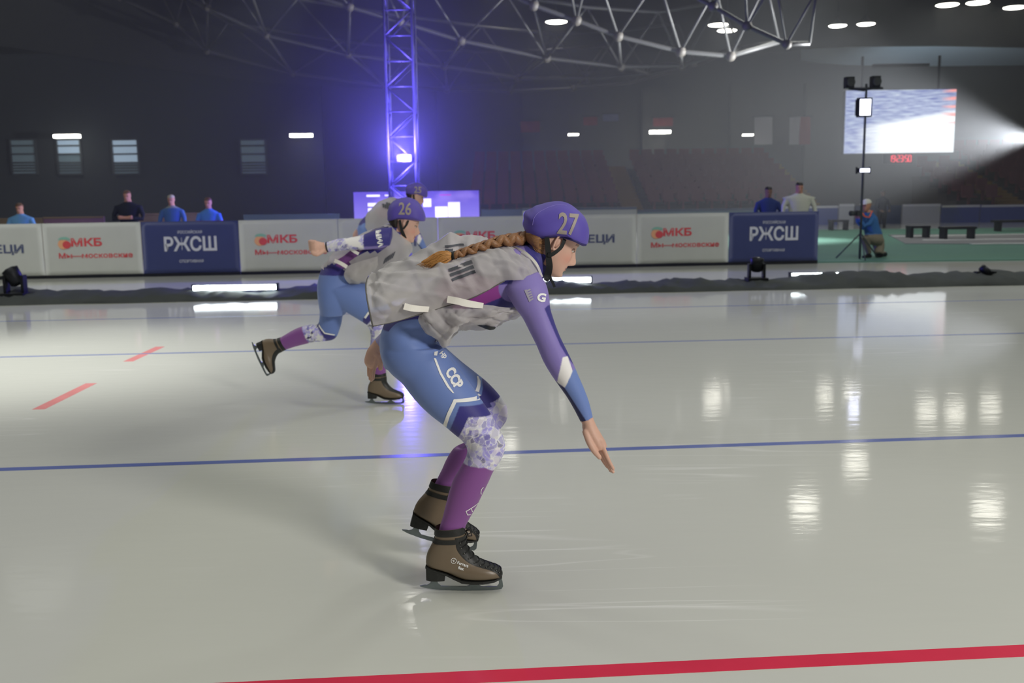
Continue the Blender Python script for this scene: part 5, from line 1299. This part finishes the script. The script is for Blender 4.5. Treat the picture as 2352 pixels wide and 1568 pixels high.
# straps
HS = 3.51
st = ribbon([(1256, 545, 3.425, .0085), (1258, 565, 3.428, .009), (1260, 590, 3.432, .010), (1262, 612, 3.437, .0115), (1258, 632, 3.455, .012), (1256, 640, 3.50, .011), (1258, 634, 3.56, .011)], 0, strap_m, 'chin_strap', t27)
ribbon([(1297, 549, 3.435, .0065), (1290, 566, 3.430, .006), (1279, 577, 3.427, .006), (1266, 585, 3.426, .007), (1258, 584, 3.427, .007)], 0, strap_m, 'temple_strap', t27)
ribbon([(1262, 634, 3.45, .006), (1266, 642, 3.45, .005), (1270, 650, 3.45, .0045), (1274, 659, 3.45, .0045)], 0, strap_m, 'strap_end', t27)
# hair under the helmet, hair strands over the neck
def hair_mat():
    m = bpy.data.materials.new('hair_chestnut'); m.use_nodes = True; nt = m.node_tree; b = nt.nodes['Principled BSDF']; N = nt.nodes.new; K = nt.links.new
    tc = N('ShaderNodeTexCoord'); mp = N('ShaderNodeMapping'); mp.inputs['Scale'].default_value = (20, 200, 200); K(tc.outputs['Object'], mp.inputs[0])
    n = N('ShaderNodeTexNoise'); n.inputs['Scale'].default_value = 2; n.inputs['Detail'].default_value = 5; K(mp.outputs[0], n.inputs['Vector'])
    x = N('ShaderNodeMix'); x.data_type = 'RGBA'; x.inputs[6].default_value = (*L(82, 56, 38, 1.1), 1); x.inputs[7].default_value = (*L(168, 122, 82, 1.3), 1); K(n.outputs['Fac'], x.inputs[0]); K(x.outputs[2], b.inputs['Base Color'])
    b.inputs['Roughness'].default_value = 0.42; bu = N('ShaderNodeBump'); bu.inputs['Strength'].default_value = 0.6; bu.inputs['Distance'].default_value = 0.002; K(n.outputs['Fac'], bu.inputs['Height']); K(bu.outputs['Normal'], b.inputs['Normal'])
    return m
hairM = hair_mat(); blondM = mat('hair_golden', L(176, 128, 72, 1.3), 0.45, var=0.3, scale=120)
nape = [((1203, 533), (1266, 534), 3.51, .080), ((1204, 544), (1259, 552), 3.51, .079), ((1208, 553), (1254, 568), 3.51, .074), ((1214, 558), (1250, 580), 3.51, .067), ((1222, 563), (1246, 590), 3.51, .057)]
v_, f_ = loft(nape, IDM, 36, 5, 2.0); hr = obj('hair', v_, f_, hairM, t27, True)
rng = np.random.RandomState(5)
for k in range(60):
    a = rng.rand(); x0 = 1249+a*6+rng.randn()*1.5; y0 = 550+a*42; Yh = 3.434+.016*a
    pts = [P(x0, y0, Yh), P(1236-3*a, 551+a*26+rng.randn(), 3.434+.012*a), P(1222-2*a, 549+a*12, 3.452), P(1211, 547+a*4, 3.478)]
    MB().tube([Vector(r) for r in cr([tuple(q) for q in pts], np.linspace(0, 3, 12))], [.0011*(.4+.6*min(1, i/3)) for i in range(12)], 4).build('hair_strand', blondM if k % 4 == 0 else hairM, hr, True)
# braid: plaited lobes alternating left and right along the back
bp_ = [(1207, 546, 3.50), (1180, 550, 3.47), (1150, 553, 3.45), (1120, 562, 3.43), (1090, 571, 3.415), (1062, 580, 3.41), (1044, 586, 3.405)]
br_rows = np.array([tuple(P(*q)) for q in bp_])
NB = 13; Rb = cr(br_rows, np.linspace(0, 6, NB+1)); bd = MB()
for i in range(NB):
    a, b = Rb[i], Rb[i+1]; d = b-a; ln = np.linalg.norm(d); d /= ln; s = -1 if i % 2 else 1; wv = np.cross(d, [0, 1, 0]); wv /= np.linalg.norm(wv)
    w0 = (.030 if i < 4 else .027)*(1-.40*i/NB)
    for side in (0, 1):
        off = np.array([0, (-.007 if side == 0 else .010), 0])
        sg = s if side == 0 else -s
        p0 = a-d*ln*.55-wv*sg*w0*.72+off*1.5; p1 = a+d*ln*.25-wv*sg*w0*.30+off*2.0; p2 = a+d*ln*1.0+wv*sg*w0*.35+off*1.2; p3 = a+d*ln*1.6+wv*sg*w0*.60+off*.2
        R_ = cr([tuple(p0), tuple(p1), tuple(p2), tuple(p3)], np.linspace(0, 3, 9)); rr = [w0*.50*q for q in (.25, .62, .9, 1.05, 1.08, 1.0, .8, .5, .15)]
        bd.tube([Vector(r) for r in R_], rr, 12)
brd = bd.build('braid', hairM, t27, True)
mb = MB(); mb.tube([P(1212, 545, 3.50), P(1203, 547, 3.50)], [.021, .019], 16); mb.build('hair_tie', strap_m, brd, True)
mb = MB(); mb.tube([P(1047, 585, 3.403), P(1035, 589, 3.400)], [.0145, .0150], 16); mb.build('hair_tie', strap_m, brd, True)
tail = MB()
for k in range(260):
    a = rng.rand()*2*PI; r_ = math.sqrt(rng.rand()); up_k = math.cos(a)*r_; dp = math.sin(a)*r_
    L_ = (.45+.55*rng.rand())*(1-.25*r_)+.1; x_ = lambda f: 1038-78*f*L_
    pts = []
    for fq in (0, .25, .5, .75, 1):
        wd = (.011+.021*math.sin(fq*PI*.85))*(1-.45*fq*fq)
        c_ = P(x_(fq), 588+15*fq-14*fq*(1-fq)+ (6*fq*fq), 3.395-.01*fq)
        pts.append(tuple(c_+Vector((0, dp*wd*.6, up_k*wd*.85))+Vector((rng.randn(), rng.randn(), rng.randn()))*.0012*fq))
    tail.tube([Vector(q) for q in cr(pts, np.linspace(0, 4, 9))], [.0018*(1-.8*i/8) for i in range(9)], 4)
tail.build('hair_tail', blondM, brd, True, kind='stuff')
tv = [((1040, 582), (1038, 594), 3.40, .009), ((1020, 582), (1022, 600), 3.395, .011), ((995, 586), (1000, 604), 3.392, .010), ((978, 594), (982, 604), 3.39, .006), ((968, 600), (970, 604), 3.39, .002)]
v_, f_ = loft(tv, IDM, 16, 5); obj('hair_tail', v_, f_, blondM, brd, True)

# sheer race vest: back panel blown up by the wind, front panel hanging under the chest
BACK = [[(1244, 638, 3.40), (1230, 606, 3.37), (1204, 580, 3.42), (1176, 566, 3.50), (1200, 580, 3.58), (1232, 610, 3.63), (1240, 640, 3.62)],
        [(1222, 640, 3.325), (1205, 606, 3.335), (1180, 580, 3.38), (1156, 563, 3.49), (1165, 570, 3.60), (1195, 600, 3.67), (1215, 640, 3.68)],
        [(1192, 643, 3.305), (1176, 606, 3.315), (1152, 579, 3.365), (1133, 566, 3.465), (1136, 560, 3.60), (1150, 590, 3.70), (1180, 640, 3.70)],
        [(1159, 645, 3.31), (1138, 610, 3.295), (1118, 583, 3.355), (1102, 574, 3.445), (1106, 543, 3.62), (1115, 580, 3.73), (1125, 640, 3.73)],
        [(1128, 662, 3.305), (1105, 626, 3.28), (1085, 594, 3.345), (1070, 585, 3.44), (1068, 540, 3.645), (1075, 580, 3.76), (1080, 650, 3.76)],
        [(1098, 678, 3.30), (1068, 640, 3.27), (1048, 606, 3.335), (1033, 594, 3.44), (1026, 540, 3.665), (1025, 590, 3.79), (1030, 650, 3.79)],
        [(1062, 692, 3.295), (1030, 656, 3.26), (1012, 618, 3.325), (996, 604, 3.45), (972, 572, 3.69), (975, 610, 3.81), (985, 660, 3.81)],
        [(1015, 706, 3.285), (985, 672, 3.245), (962, 635, 3.31), (946, 612, 3.47), (924, 596, 3.71), (930, 630, 3.82), (930, 680, 3.82)],
        [(968, 721, 3.275), (935, 692, 3.215), (910, 655, 3.285), (895, 632, 3.48), (880, 615, 3.72), (884, 650, 3.83), (884, 700, 3.83)],
        [(908, 738, 3.27), (887, 708, 3.195), (870, 668, 3.275), (862, 645, 3.49), (860, 626, 3.72), (864, 660, 3.83), (866, 705, 3.83)],
        [(856, 749, 3.27), (849, 716, 3.20), (842, 678, 3.28), (841, 652, 3.49), (848, 635, 3.72), (854, 665, 3.83), (856, 705, 3.83)]]
vest = cloth_sheet('race_vest', BACK, vest_m, t27, nu=9, nv=8, amp=.007, seed=4)
FRONT = [[(984, 706, 3.305), (966, 720, 3.285), (961, 736, 3.30), (969, 752, 3.37), (980, 748, 3.50), (985, 730, 3.62)],
         [(1003, 696, 3.305), (986, 724, 3.255), (983, 752, 3.27), (994, 777, 3.38), (1006, 770, 3.52), (1006, 750, 3.64)],
         [(1028, 697, 3.305), (1020, 732, 3.27), (1018, 766, 3.29), (1024, 791, 3.38), (1032, 770, 3.54), (1032, 750, 3.66)],
         [(1056, 697, 3.30), (1052, 726, 3.245), (1049, 748, 3.27), (1048, 762, 3.40), (1056, 750, 3.56), (1058, 738, 3.68)],
         [(1090, 698, 3.30), (1084, 722, 3.28), (1080, 742, 3.30), (1078, 753, 3.41), (1086, 745, 3.58), (1090, 730, 3.68)],
         [(1128, 701, 3.305), (1126, 722, 3.27), (1125, 742, 3.31), (1126, 754, 3.42), (1130, 742, 3.58), (1132, 725, 3.70)],
         [(1166, 706, 3.325), (1164, 718, 3.31), (1162, 731, 3.35), (1160, 739, 3.44), (1164, 728, 3.60), (1166, 712, 3.70)],
         [(1215, 700, 3.38), (1214, 708, 3.38), (1212, 716, 3.41), (1208, 721, 3.47), (1214, 714, 3.60), (1218, 700, 3.68)]]
vf = cloth_sheet('vest_front', FRONT, vest_m, vest, nu=10, nv=9, amp=.008, seed=11)
bv = bvh_of([vest, vf])
ribbon([(1027, 687, 3.262, .0115), (1050, 691, 3.258, .0115), (1075, 697, 3.265, .0115), (1110, 702, 3.285, .009)], 0, vest_trim, 'side_strap', vest)
ribbon([(928, 703, 3.20, .0105), (950, 708, 3.215, .0105), (985, 710, 3.265, .009)], 0, vest_trim, 'side_strap', vest)
# dark number bars across the back
nb_ = mat('vest_number', L(72, 74, 82, 1.1), 0.6)
bvb = bvh_of([vest])
px_poly('number', [(1020, 566), (1064, 561), (1066, 565), (1021, 570)], nb_, bvb, vest, 3.5, off=.003, fm=IDM)
px_poly('number', [(1022, 573), (1040, 572), (1040, 577), (1022, 578)], nb_, bvb, vest, 3.5, off=.003)
for k in range(1, 4):
    y = 604+k*9.5
    x = 1029+k*4.2
    px_poly('number', [(x, y), (x+52, y-19), (x+55, y-13), (x+3, y+5.5)], nb_, bvb, vest, 3.4, off=.003)
px_poly('number', [(1096, 742), (1118, 739), (1142, 745), (1134, 752), (1126, 752), (1112, 748)], strap_m, bvh_of([vf]), vest, 3.4, off=.003)
# collar rib of the vest and hem piping
ribbon([(1176, 566, 3.485, .004), (1204, 578, 3.40, .004), (1231, 604, 3.355, .004), (1245, 636, 3.39, .004)], 0, vest_trim, 'collar_rib', vest)
E_ = [Vector(P(*p)) for p in BACK[-1]]; MB().tube([Vector(r) for r in cr([tuple(q) for q in E_], np.linspace(0, len(E_)-1, 40))], .003, 6).build('hem', mat('hem_grey', L(96, 94, 90, 1.2), 0.7), vest, True)
E_ = [Vector(P(*r[0])) for r in BACK[3:]]; MB().tube([Vector(r) for r in cr([tuple(q) for q in E_], np.linspace(0, len(E_)-1, 70))], .002, 6).build('hem', mat('hem_grey', (1, 1, 1)), vest, True)

# prints on the suit
bs = bvh_of([suit27])
def SP(pts, Y=3.39, m=print_w, nm='stripe'):
    V2 = [(lambda q: (q.x, q.z))(P(x, y, Y)) for x, y in pts]; V2, Fc = cut2d(V2, [tuple(range(len(V2)))], .008)
    decal(nm, V2, Fc, m, bs, suit27, off=.0016, Y0=Y, depth=.115 if Y > 3.5 else .5)
SP([(1045, 906), (1070, 905.5), (1098, 906), (1103, 915), (1096, 914), (1051, 913)])
SP([(1045, 906), (1051, 913), (1036, 945), (1025, 981), (1018, 974), (1030, 938)])
SP([(1092, 853), (1098, 862), (1104, 872), (1104, 882), (1101, 894), (1092.6, 891), (1097, 878), (1097, 868)], 3.6)
SP([(1093, 899), (1100, 897), (1106, 901), (1098, 905)], 3.6)
SP([(999, 785), (1014, 788), (1018, 799), (1007, 798), (1006, 812), (999, 811)])
SP([(999, 816), (1004, 817), (1017, 848), (1034, 876), (1046, 893), (1042, 892), (1030, 879), (1013, 850)])
px_text('lettering', 'CCP', 1044, 862, 27, 57, print_w, bs, suit27, 3.39, 0.05, 0.9)
px_text('lettering', 'НР', 1018, 813, 12, 57, print_w, bs, suit27, 3.39, 0.04, 1.0)
px_text('lettering', 'G', 1243, 682, 25, 12, print_w, bs, suit27, 3.32, 0.04, 1.15)
for k in range(5): SP([(1209+k*1.6, 664+k*5.2), (1217+k*1.6, 660.5+k*5.2), (1219+k*1.6, 663+k*5.2), (1210+k*1.6, 667.5+k*5.2)], 3.32, print_g, 'emblem')
SP([(1204, 664), (1209, 662), (1219, 688), (1215, 690)], 3.32, print_g, 'emblem')
def ring_pts(poly, w_):
    c = np.mean(poly, 0)
    return [tuple(p) for p in poly]
SP([(1070.5, 1165), (1098, 1151), (1099, 1152.5), (1072.5, 1166.5), (1075, 1175), (1082, 1177), (1081, 1178.5), (1074, 1177)], 3.39)
SP([(1082, 1160), (1083.6, 1159), (1086, 1171), (1084.5, 1172)], 3.39)
arc = [(1112+8*math.cos(a), 1124+14*math.sin(a)) for a in np.linspace(2.0, 4.6, 10)]+[(1112+6.3*math.cos(a), 1124+12.2*math.sin(a)) for a in np.linspace(4.6, 2.0, 10)]
SP(arc, 3.39)
bb = bvh_of([c for c in t27.children if c.name.startswith('skate_boot')])
nb27 = [c for c in t27.children if c.name.startswith('skate_boot')][0]
px_text('lettering', '⊕ Ferrara', 1057, 1284, 9, 20, print_w, bb, nb27, 3.40, 0.02, 1.0)
px_text('lettering', 'flex', 1060, 1295, 9, 14, print_w, bb, nb27, 3.40, 0.02, 1.0)
# ======================= skater 26
T26 = [((738, 722), (792, 722), 6.62, .12), ((733, 690), (803, 705), 6.62, .158), ((731, 655), (815, 684), 6.62, .168), ((738, 622), (820, 658), 6.62, .15), ((755, 598), (828, 646), 6.62, .132), ((790, 570), (855, 634), 6.62, .142), ((830, 545), (893, 612), 6.62, .156), ((866, 528), (922, 590), 6.62, .166), ((890, 520), (938, 568), 6.62, .145), ((903, 516), (942, 550), 6.62, .075)]
N26 = [((898, 522), (938, 562), 6.62, .066), ((905, 510), (938, 548), 6.62, .058), ((912, 498), (940, 536), 6.62, .054), ((918, 486), (942, 520), 6.62, .053)]
LN26 = [((742, 672), (812, 650), 6.54, .09), ((762, 694), (834, 650), 6.535, .092), ((792, 714), (862, 668), 6.53, .087), ((822, 732), (884, 692), 6.53, .078), ((845, 748), (902, 718), 6.53, .067), ((852, 768), (904, 746), 6.53, .060), ((851, 790), (896, 784), 6.535, .055), ((850, 815), (891, 815), 6.54, .053), ((853, 840), (886, 843), 6.55, .045), ((856, 860), (886, 860), 6.56, .036), ((860, 876), (881, 876), 6.56, .028), ((862, 886), (880, 887), 6.56, .022)]
LF26 = [((734, 660), (800, 676), 6.70, .09), ((733, 690), (795, 704), 6.71, .09), ((735, 718), (787, 724), 6.72, .078), ((733, 738), (782, 748), 6.73, .066), ((728, 746), (770, 776), 6.74, .058), ((716, 746), (745, 783), 6.75, .055), ((700, 748), (724, 784), 6.76, .053), ((678, 756), (699, 790), 6.78, .050), ((658, 767), (676, 796), 6.79, .042), ((642, 777), (658, 802), 6.80, .036), ((630, 787), (643, 806), 6.80, .027), ((622, 793), (633, 809), 6.80, .022)]
AN26 = [((900, 522), (896, 566), 6.45, .052), ((874, 525), (874, 570), 6.43, .054), ((850, 533), (852, 572), 6.42, .049), ((828, 541), (830, 573), 6.41, .045), ((800, 546), (803, 573), 6.40, .041), ((775, 549), (779, 576), 6.40, .037), ((752, 556), (757, 578), 6.40, .029), ((744, 559), (750, 580), 6.40, .026)]
PN26 = [((752, 557), (756, 578), 6.40, .026), ((740, 556), (744, 582), 6.40, .033), ((728, 553), (733, 582), 6.40, .040), ((719, 552), (723, 579), 6.40, .038), ((714, 556), (717, 574), 6.40, .028)]
AF26 = [(905, 548, 6.79, .052), (925, 572, 6.84, .046), (942, 610, 6.86, .040), (948, 640, 6.86, .035), (965, 680, 6.84, .027), (972, 694, 6.83, .025)]
PF26 = [(972, 694, 6.83, .026), (978, 708, 6.82, .034), (982, 722, 6.82, .032)]
fist = []
for k in range(4):
    y = 554+6.2*k; x = 713+.9*k
    fist.append(ptube([(x+12, y+1, 6.425, .012), (x+1, y, 6.42, .0125), (x-1.5, y+1, 6.385, .0125), (x+3, y+1.5, 6.36, .012), (x+10, y+2, 6.355, .011)], IDM, 10, 4))
fist.append(ptube([(740, 578, 6.37, .014), (730, 584, 6.35, .013), (722, 584, 6.345, .012), (716, 580, 6.35, .010)], IDM, 10, 4))
f26 = fingers((982, 718), (990, 748), 1, 6.82, spread=.019, r=.0085, curl=3)
B_ = np.array(BLUE)
def colour26(vv, lab, fm):
    c = np.tile(BLUE, (len(vv), 1))
    def at(Y): w_ = vv.copy(); w_[:, 1] = Y; return proj(w_)
    q = at(6.6); qa = at(6.4); qn = at(6.53); qf = at(6.75)
    tor = (lab == 0) | (lab == 7)
    c[tor & inpoly(q, [(700, 628), (745, 629), (798, 630), (850, 640), (1000, 640), (1000, 400), (700, 400)])] = NAVY
    c[tor & inpoly(q, [(772, 592), (812, 560), (850, 560), (800, 615), (780, 608)])] = PURP*.8
    ln = lab == 1; c[ln & inpoly(qn, [(836, 730), (850, 715), (960, 700), (960, 1000), (800, 1000)])] = NAVY
    m = ln & inpoly(qn, [(840, 748), (870, 720), (960, 720), (960, 792), (840, 792)]); c[m] = crystal(qn[m], 3, 10, 1.5)
    c[ln & (qn[:, 1] > 792)] = PURP
    lf = lab == 2; m2 = lf & inpoly(qf, [(726, 730), (734, 738), (745, 757), (775, 771), (780, 765), (790, 790), (700, 800), (600, 830), (600, 700)])
    c[m2] = NAVY
    m3 = lf & inpoly(qf, [(600, 700), (732, 735), (731, 746), (750, 776), (748, 790), (600, 850)]); c[m3] = crystal(qf[m3], 4, 8, 1.4)
    c[lf & (qf[:, 0] < 693+(qf[:, 1]-750)*.45)] = PURP
    ar = (lab == 3) | (lab == 5); c[ar] = NAVY
    m4 = ar & (qa[:, 0] < 836+(qa[:, 1]-560)*.0); c[m4] = crystal(qa[m4], 6, 9, 1.3)
    c[ar & inpoly(qa, [(790, 548), (828, 541), (826, 552), (832, 560), (838, 570), (815, 566), (800, 560)])] = WHT
    c[ar & (qa[:, 0] >= 836) & (qa[:, 1] > 566-(qa[:, 0]-836)*.04)] = LAV
    a2 = (lab == 4) | (lab == 6); c[a2] = np.array(L(96, 88, 178, 1.6)); m5 = a2 & (q[:, 1] < 575); c[m5] = crystal(q[m5], 8, 9, 1.3)
    return c
ankN26 = P(871, 858, 6.56); sN26 = (ankN26.z-.0015)/(1357.5-1213)
ankF26 = P(649, 790, 6.80)
t26, body26, suit26, ho26, Rm26, pth26 = build_skater('skater in helmet 26 swinging a fist back, one leg kicked out behind', IDM, 0.0075, (929, 512, 6.62), math.radians(15), math.radians(6), 1.02,
    T26, N26, LN26, LF26, AN26, PN26, AF26, PF26, None, colour26, [(ankN26, 0.0, sN26, 0.0, False), (ankF26, math.radians(67), sN26*.98, 0.0, False)], extra=fist+f26, it=5)
H26 = [(890, 497), (891, 483), (898, 467), (912, 457), (930, 453), (946, 455), (960, 463), (970, 477), (976, 492), (977, 504), (973, 508), (955, 507), (935, 506), (912, 505), (893, 508)]
hv, hf = spheroid_helmet(H26, (933, 490), 6.62, .108, wr=.006, nlat=20, nang=48, ex=.5)
hel26 = obj('helmet', hv, hf, helmet_m, t26, True)
px_text('number', '26', 934, 480, 38, 2, num_m, bvh_of([hel26]), hel26, 6.62, 0.02, 0.78)
ribbon([(918, 505, 6.525, .008), (921, 522, 6.53, .009), (925, 535, 6.535, .011), (930, 546, 6.55, .011), (932, 551, 6.60, .01)], 0, strap_m, 'chin_strap', t26)
ribbon([(938, 506, 6.535, .006), (934, 516, 6.53, .006), (926, 526, 6.528, .006)], 0, strap_m, 'temple_strap', t26)
nape = [((892, 502), (926, 503), 6.62, .082), ((893, 510), (924, 514), 6.62, .080), ((899, 518), (922, 526), 6.62, .070), ((905, 523), (918, 532), 6.62, .055)]
v_, f_ = loft(nape, IDM, 28, 5); obj('hair', v_, f_, hair_m['dark'], t26, True)
# wrist band
mb = MB(); mb.tube([P(753, 567, 6.40), P(750, 567.5, 6.40)], [.034, .033], 18); mb.build('wrist_band', strap_m, t26, True)
# race vest of 26: shell over chest and back, open at the flank, with a front flap
def vest_shell(rings, fm, holes, parent, seed, n=48, sub=8, amp=.010, Yc=None):
    V, Fc = loft(rings, fm, n, sub, 2.2, cap=False); rng = np.random.RandomState(seed)
    V = V.copy(); m = len(V)//n; A = V.reshape(m, n, 3); cen = A.mean(1, keepdims=True); d = A-cen; d /= np.linalg.norm(d, axis=2, keepdims=True)
    U = np.arange(m)[:, None]/sub; W_ = np.arange(n)[None]*2*PI/n; h = 0
    for k in range(6): h = h+(1-np.abs(np.sin(U*rng.uniform(.8, 2.2)+W_*rng.randint(1, 4)+rng.rand()*6)))*rng.uniform(.4, 1)*(-1)**k
    A = A+d*(h*amp)[..., None]; V = A.reshape(-1, 3)
    keep = [f for f in Fc if not any(inpoly(proj(np.array([V[i] for i in f])).mean(0)[None], hp_)[0] and V[f[0]][1] < Yc for hp_ in holes)]
    return obj('race_vest', V, keep, vest_m, parent, True)
VR26 = [((898, 515), (944, 556), 6.62, .10), ((886, 516), (945, 574), 6.62, .160), ((862, 524), (935, 598), 6.62, .195), ((832, 538), (912, 622), 6.62, .19), ((800, 556), (880, 640), 6.62, .175), ((772, 576), (852, 652), 6.62, .17), ((752, 596), (828, 656), 6.62, .175), ((742, 612), (812, 650), 6.62, .18)]
armhole = [(892, 520), (897, 545), (888, 568), (862, 580), (838, 580), (836, 560), (850, 530), (872, 520)]
slit = [(836, 566), (842, 582), (800, 612), (808, 650), (770, 645), (745, 625), (738, 600), (770, 600), (790, 585), (818, 566)]
slit = [(812, 572), (842, 578), (805, 602), (795, 618), (777, 612), (768, 600), (790, 586)]
waist = [(746, 614), (762, 604), (790, 618), (808, 640), (815, 665), (730, 665), (735, 625)]
v26 = vest_shell(VR26, IDM, [armhole, slit, waist], t26, 3, Yc=6.62)
FL26 = [[(797, 612, 6.43), (790, 632, 6.42), (800, 650, 6.47), (812, 655, 6.6)], [(815, 604, 6.42), (812, 630, 6.40), (820, 652, 6.47), (828, 652, 6.62)], [(842, 596, 6.42), (842, 618, 6.41), (846, 636, 6.48), (850, 636, 6.62)], [(868, 588, 6.43), (868, 602, 6.43), (870, 618, 6.5), (874, 616, 6.62)]]
cloth_sheet('vest_front', FL26, vest_m, v26, nu=6, nv=6, amp=.010, seed=2)
ribbon([(768, 598, 6.42, .012), (782, 604, 6.41, .012), (797, 613, 6.41, .012)], 0, vest_trim, 'side_strap', v26)
ribbon([(806, 572, 6.43, .010), (815, 578, 6.42, .010), (824, 583, 6.42, .010)], 0, vest_trim, 'side_strap', v26)
bv = bvh_of([v26])
for k in range(5): px_poly('number', [(889+k*4.6, 590-k*3.2), (892+k*4.6, 588-k*3.2), (886+k*4.6, 602-k*3.0), (883+k*4.6, 604-k*3.0)], nb_, bv, v26, 6.5, cell=.02, off=.006)
bs = bvh_of([suit26])
px_text('lettering', 'МИА', 872, 547, 15, 80, print_w, bs, suit26, 6.42, 0.05, 1.1)
px_poly('stripe', [(729, 738), (734, 744), (748, 762), (769, 767), (768, 770), (746, 765), (732, 748)], print_w, bs, suit26, 6.7, cell=.02, off=.003)
px_poly('stripe', [(838, 727), (842, 730), (852, 716), (848, 713)], print_w, bs, suit26, 6.5, cell=.02, off=.003)

# ======================= skater 25, farther back
K25 = .345
def fm25(x, y, Y): return (958+(x-1280)*.335, 419+(y-462)*K25*.975, 11.3+(Y-3.5))
def FMINV(q, fm): return np.stack([(q[:, 0]-958)/.335+1280, (q[:, 1]-419)/(K25*.975)+462], 1)
Tn = [((a[0]-0, a[1]), b, Y, r) for a, b, Y, r in TORSO]
ext = fingers((1378, 1024), (1401, 1086), 1, 3.32, fm25, spread=.0185, r=.0085, curl=5)+[ptube([(1346, 992, 3.30, .013), (1354, 1016, 3.285, .0115), (1377, 1050, 3.285, .009)], fm25, 10, 4)]+fingers((857, 832), (848, 872), 1, 3.82, fm25, spread=.0185, r=.009, curl=3)
a25 = P(*fm25(1035, 1213, 3.40)); s25 = (a25.z-.002)/(1357.5-1213); b25 = P(*fm25(1016, 1112, 3.655))
t25, body25, suit25, ho25, Rm25, _p = build_skater('skater in helmet 25 mostly hidden behind skater 26', fm25, 0.012, (1270, 551, 3.51), math.radians(18), math.radians(6), 1.02,
    TORSO, NECK, NLEG, FLEG, NARM, NPALM, FARM, FPALM, None, colour27, [(a25, 0.0, s25, 0.0, False), (b25, math.radians(16), s25, 0.0, False)], extra=ext, it=4)
hv, hf = spheroid_helmet([(x, y) for x, y in HEL], (1278, 522), 3.51, .108, fm25, nlat=16, nang=42)
hel25 = obj('helmet', hv, hf, helmet_m, t25, True)
q = fm25(1300, 515, 3.51); px_text('number', '25', q[0]-3, q[1], 20, 3, num_m, bvh_of([hel25]), hel25, q[2], 0.02, 0.85)
ribbon([(1256, 545, 3.42, .009), (1260, 590, 3.425, .010), (1262, 612, 3.43, .0115), (1256, 640, 3.50, .011)], 0, strap_m, 'chin_strap', t25, fm25)
v_, f_ = loft([((1203, 533), (1268, 534), 3.51, .080), ((1206, 550), (1264, 560), 3.51, .078), ((1222, 566), (1250, 600), 3.51, .06)], fm25, 24, 5); obj('hair', v_, f_, hair_m['dark'], t25, True)
def P25(x, y): return ((x-958)/.335+1280, (y-419)/(K25*.975)+462)
VR = [((*P25(918, 458),), (*P25(944, 486),), 3.5, .12), ((*P25(900, 453),), (*P25(940, 500),), 3.5, .20), ((*P25(876, 460),), (*P25(928, 520),), 3.5, .22), ((*P25(856, 474),), (*P25(910, 540),), 3.5, .22), ((*P25(842, 495),), (*P25(890, 556),), 3.5, .22), ((*P25(838, 512),), (*P25(876, 566),), 3.5, .22)]
v25 = vest_shell(VR, fm25, [], t25, 6, Yc=0)
bv = bvh_of([v25])
for k in range(5): px_poly('number', [(878+k*5, 462+k*1.5), (882+k*5, 461+k*1.5), (886+k*5, 476+k*1.5), (882+k*5, 477+k*1.5)], nb_, bv, v25, 11.2, cell=.03, off=.008)
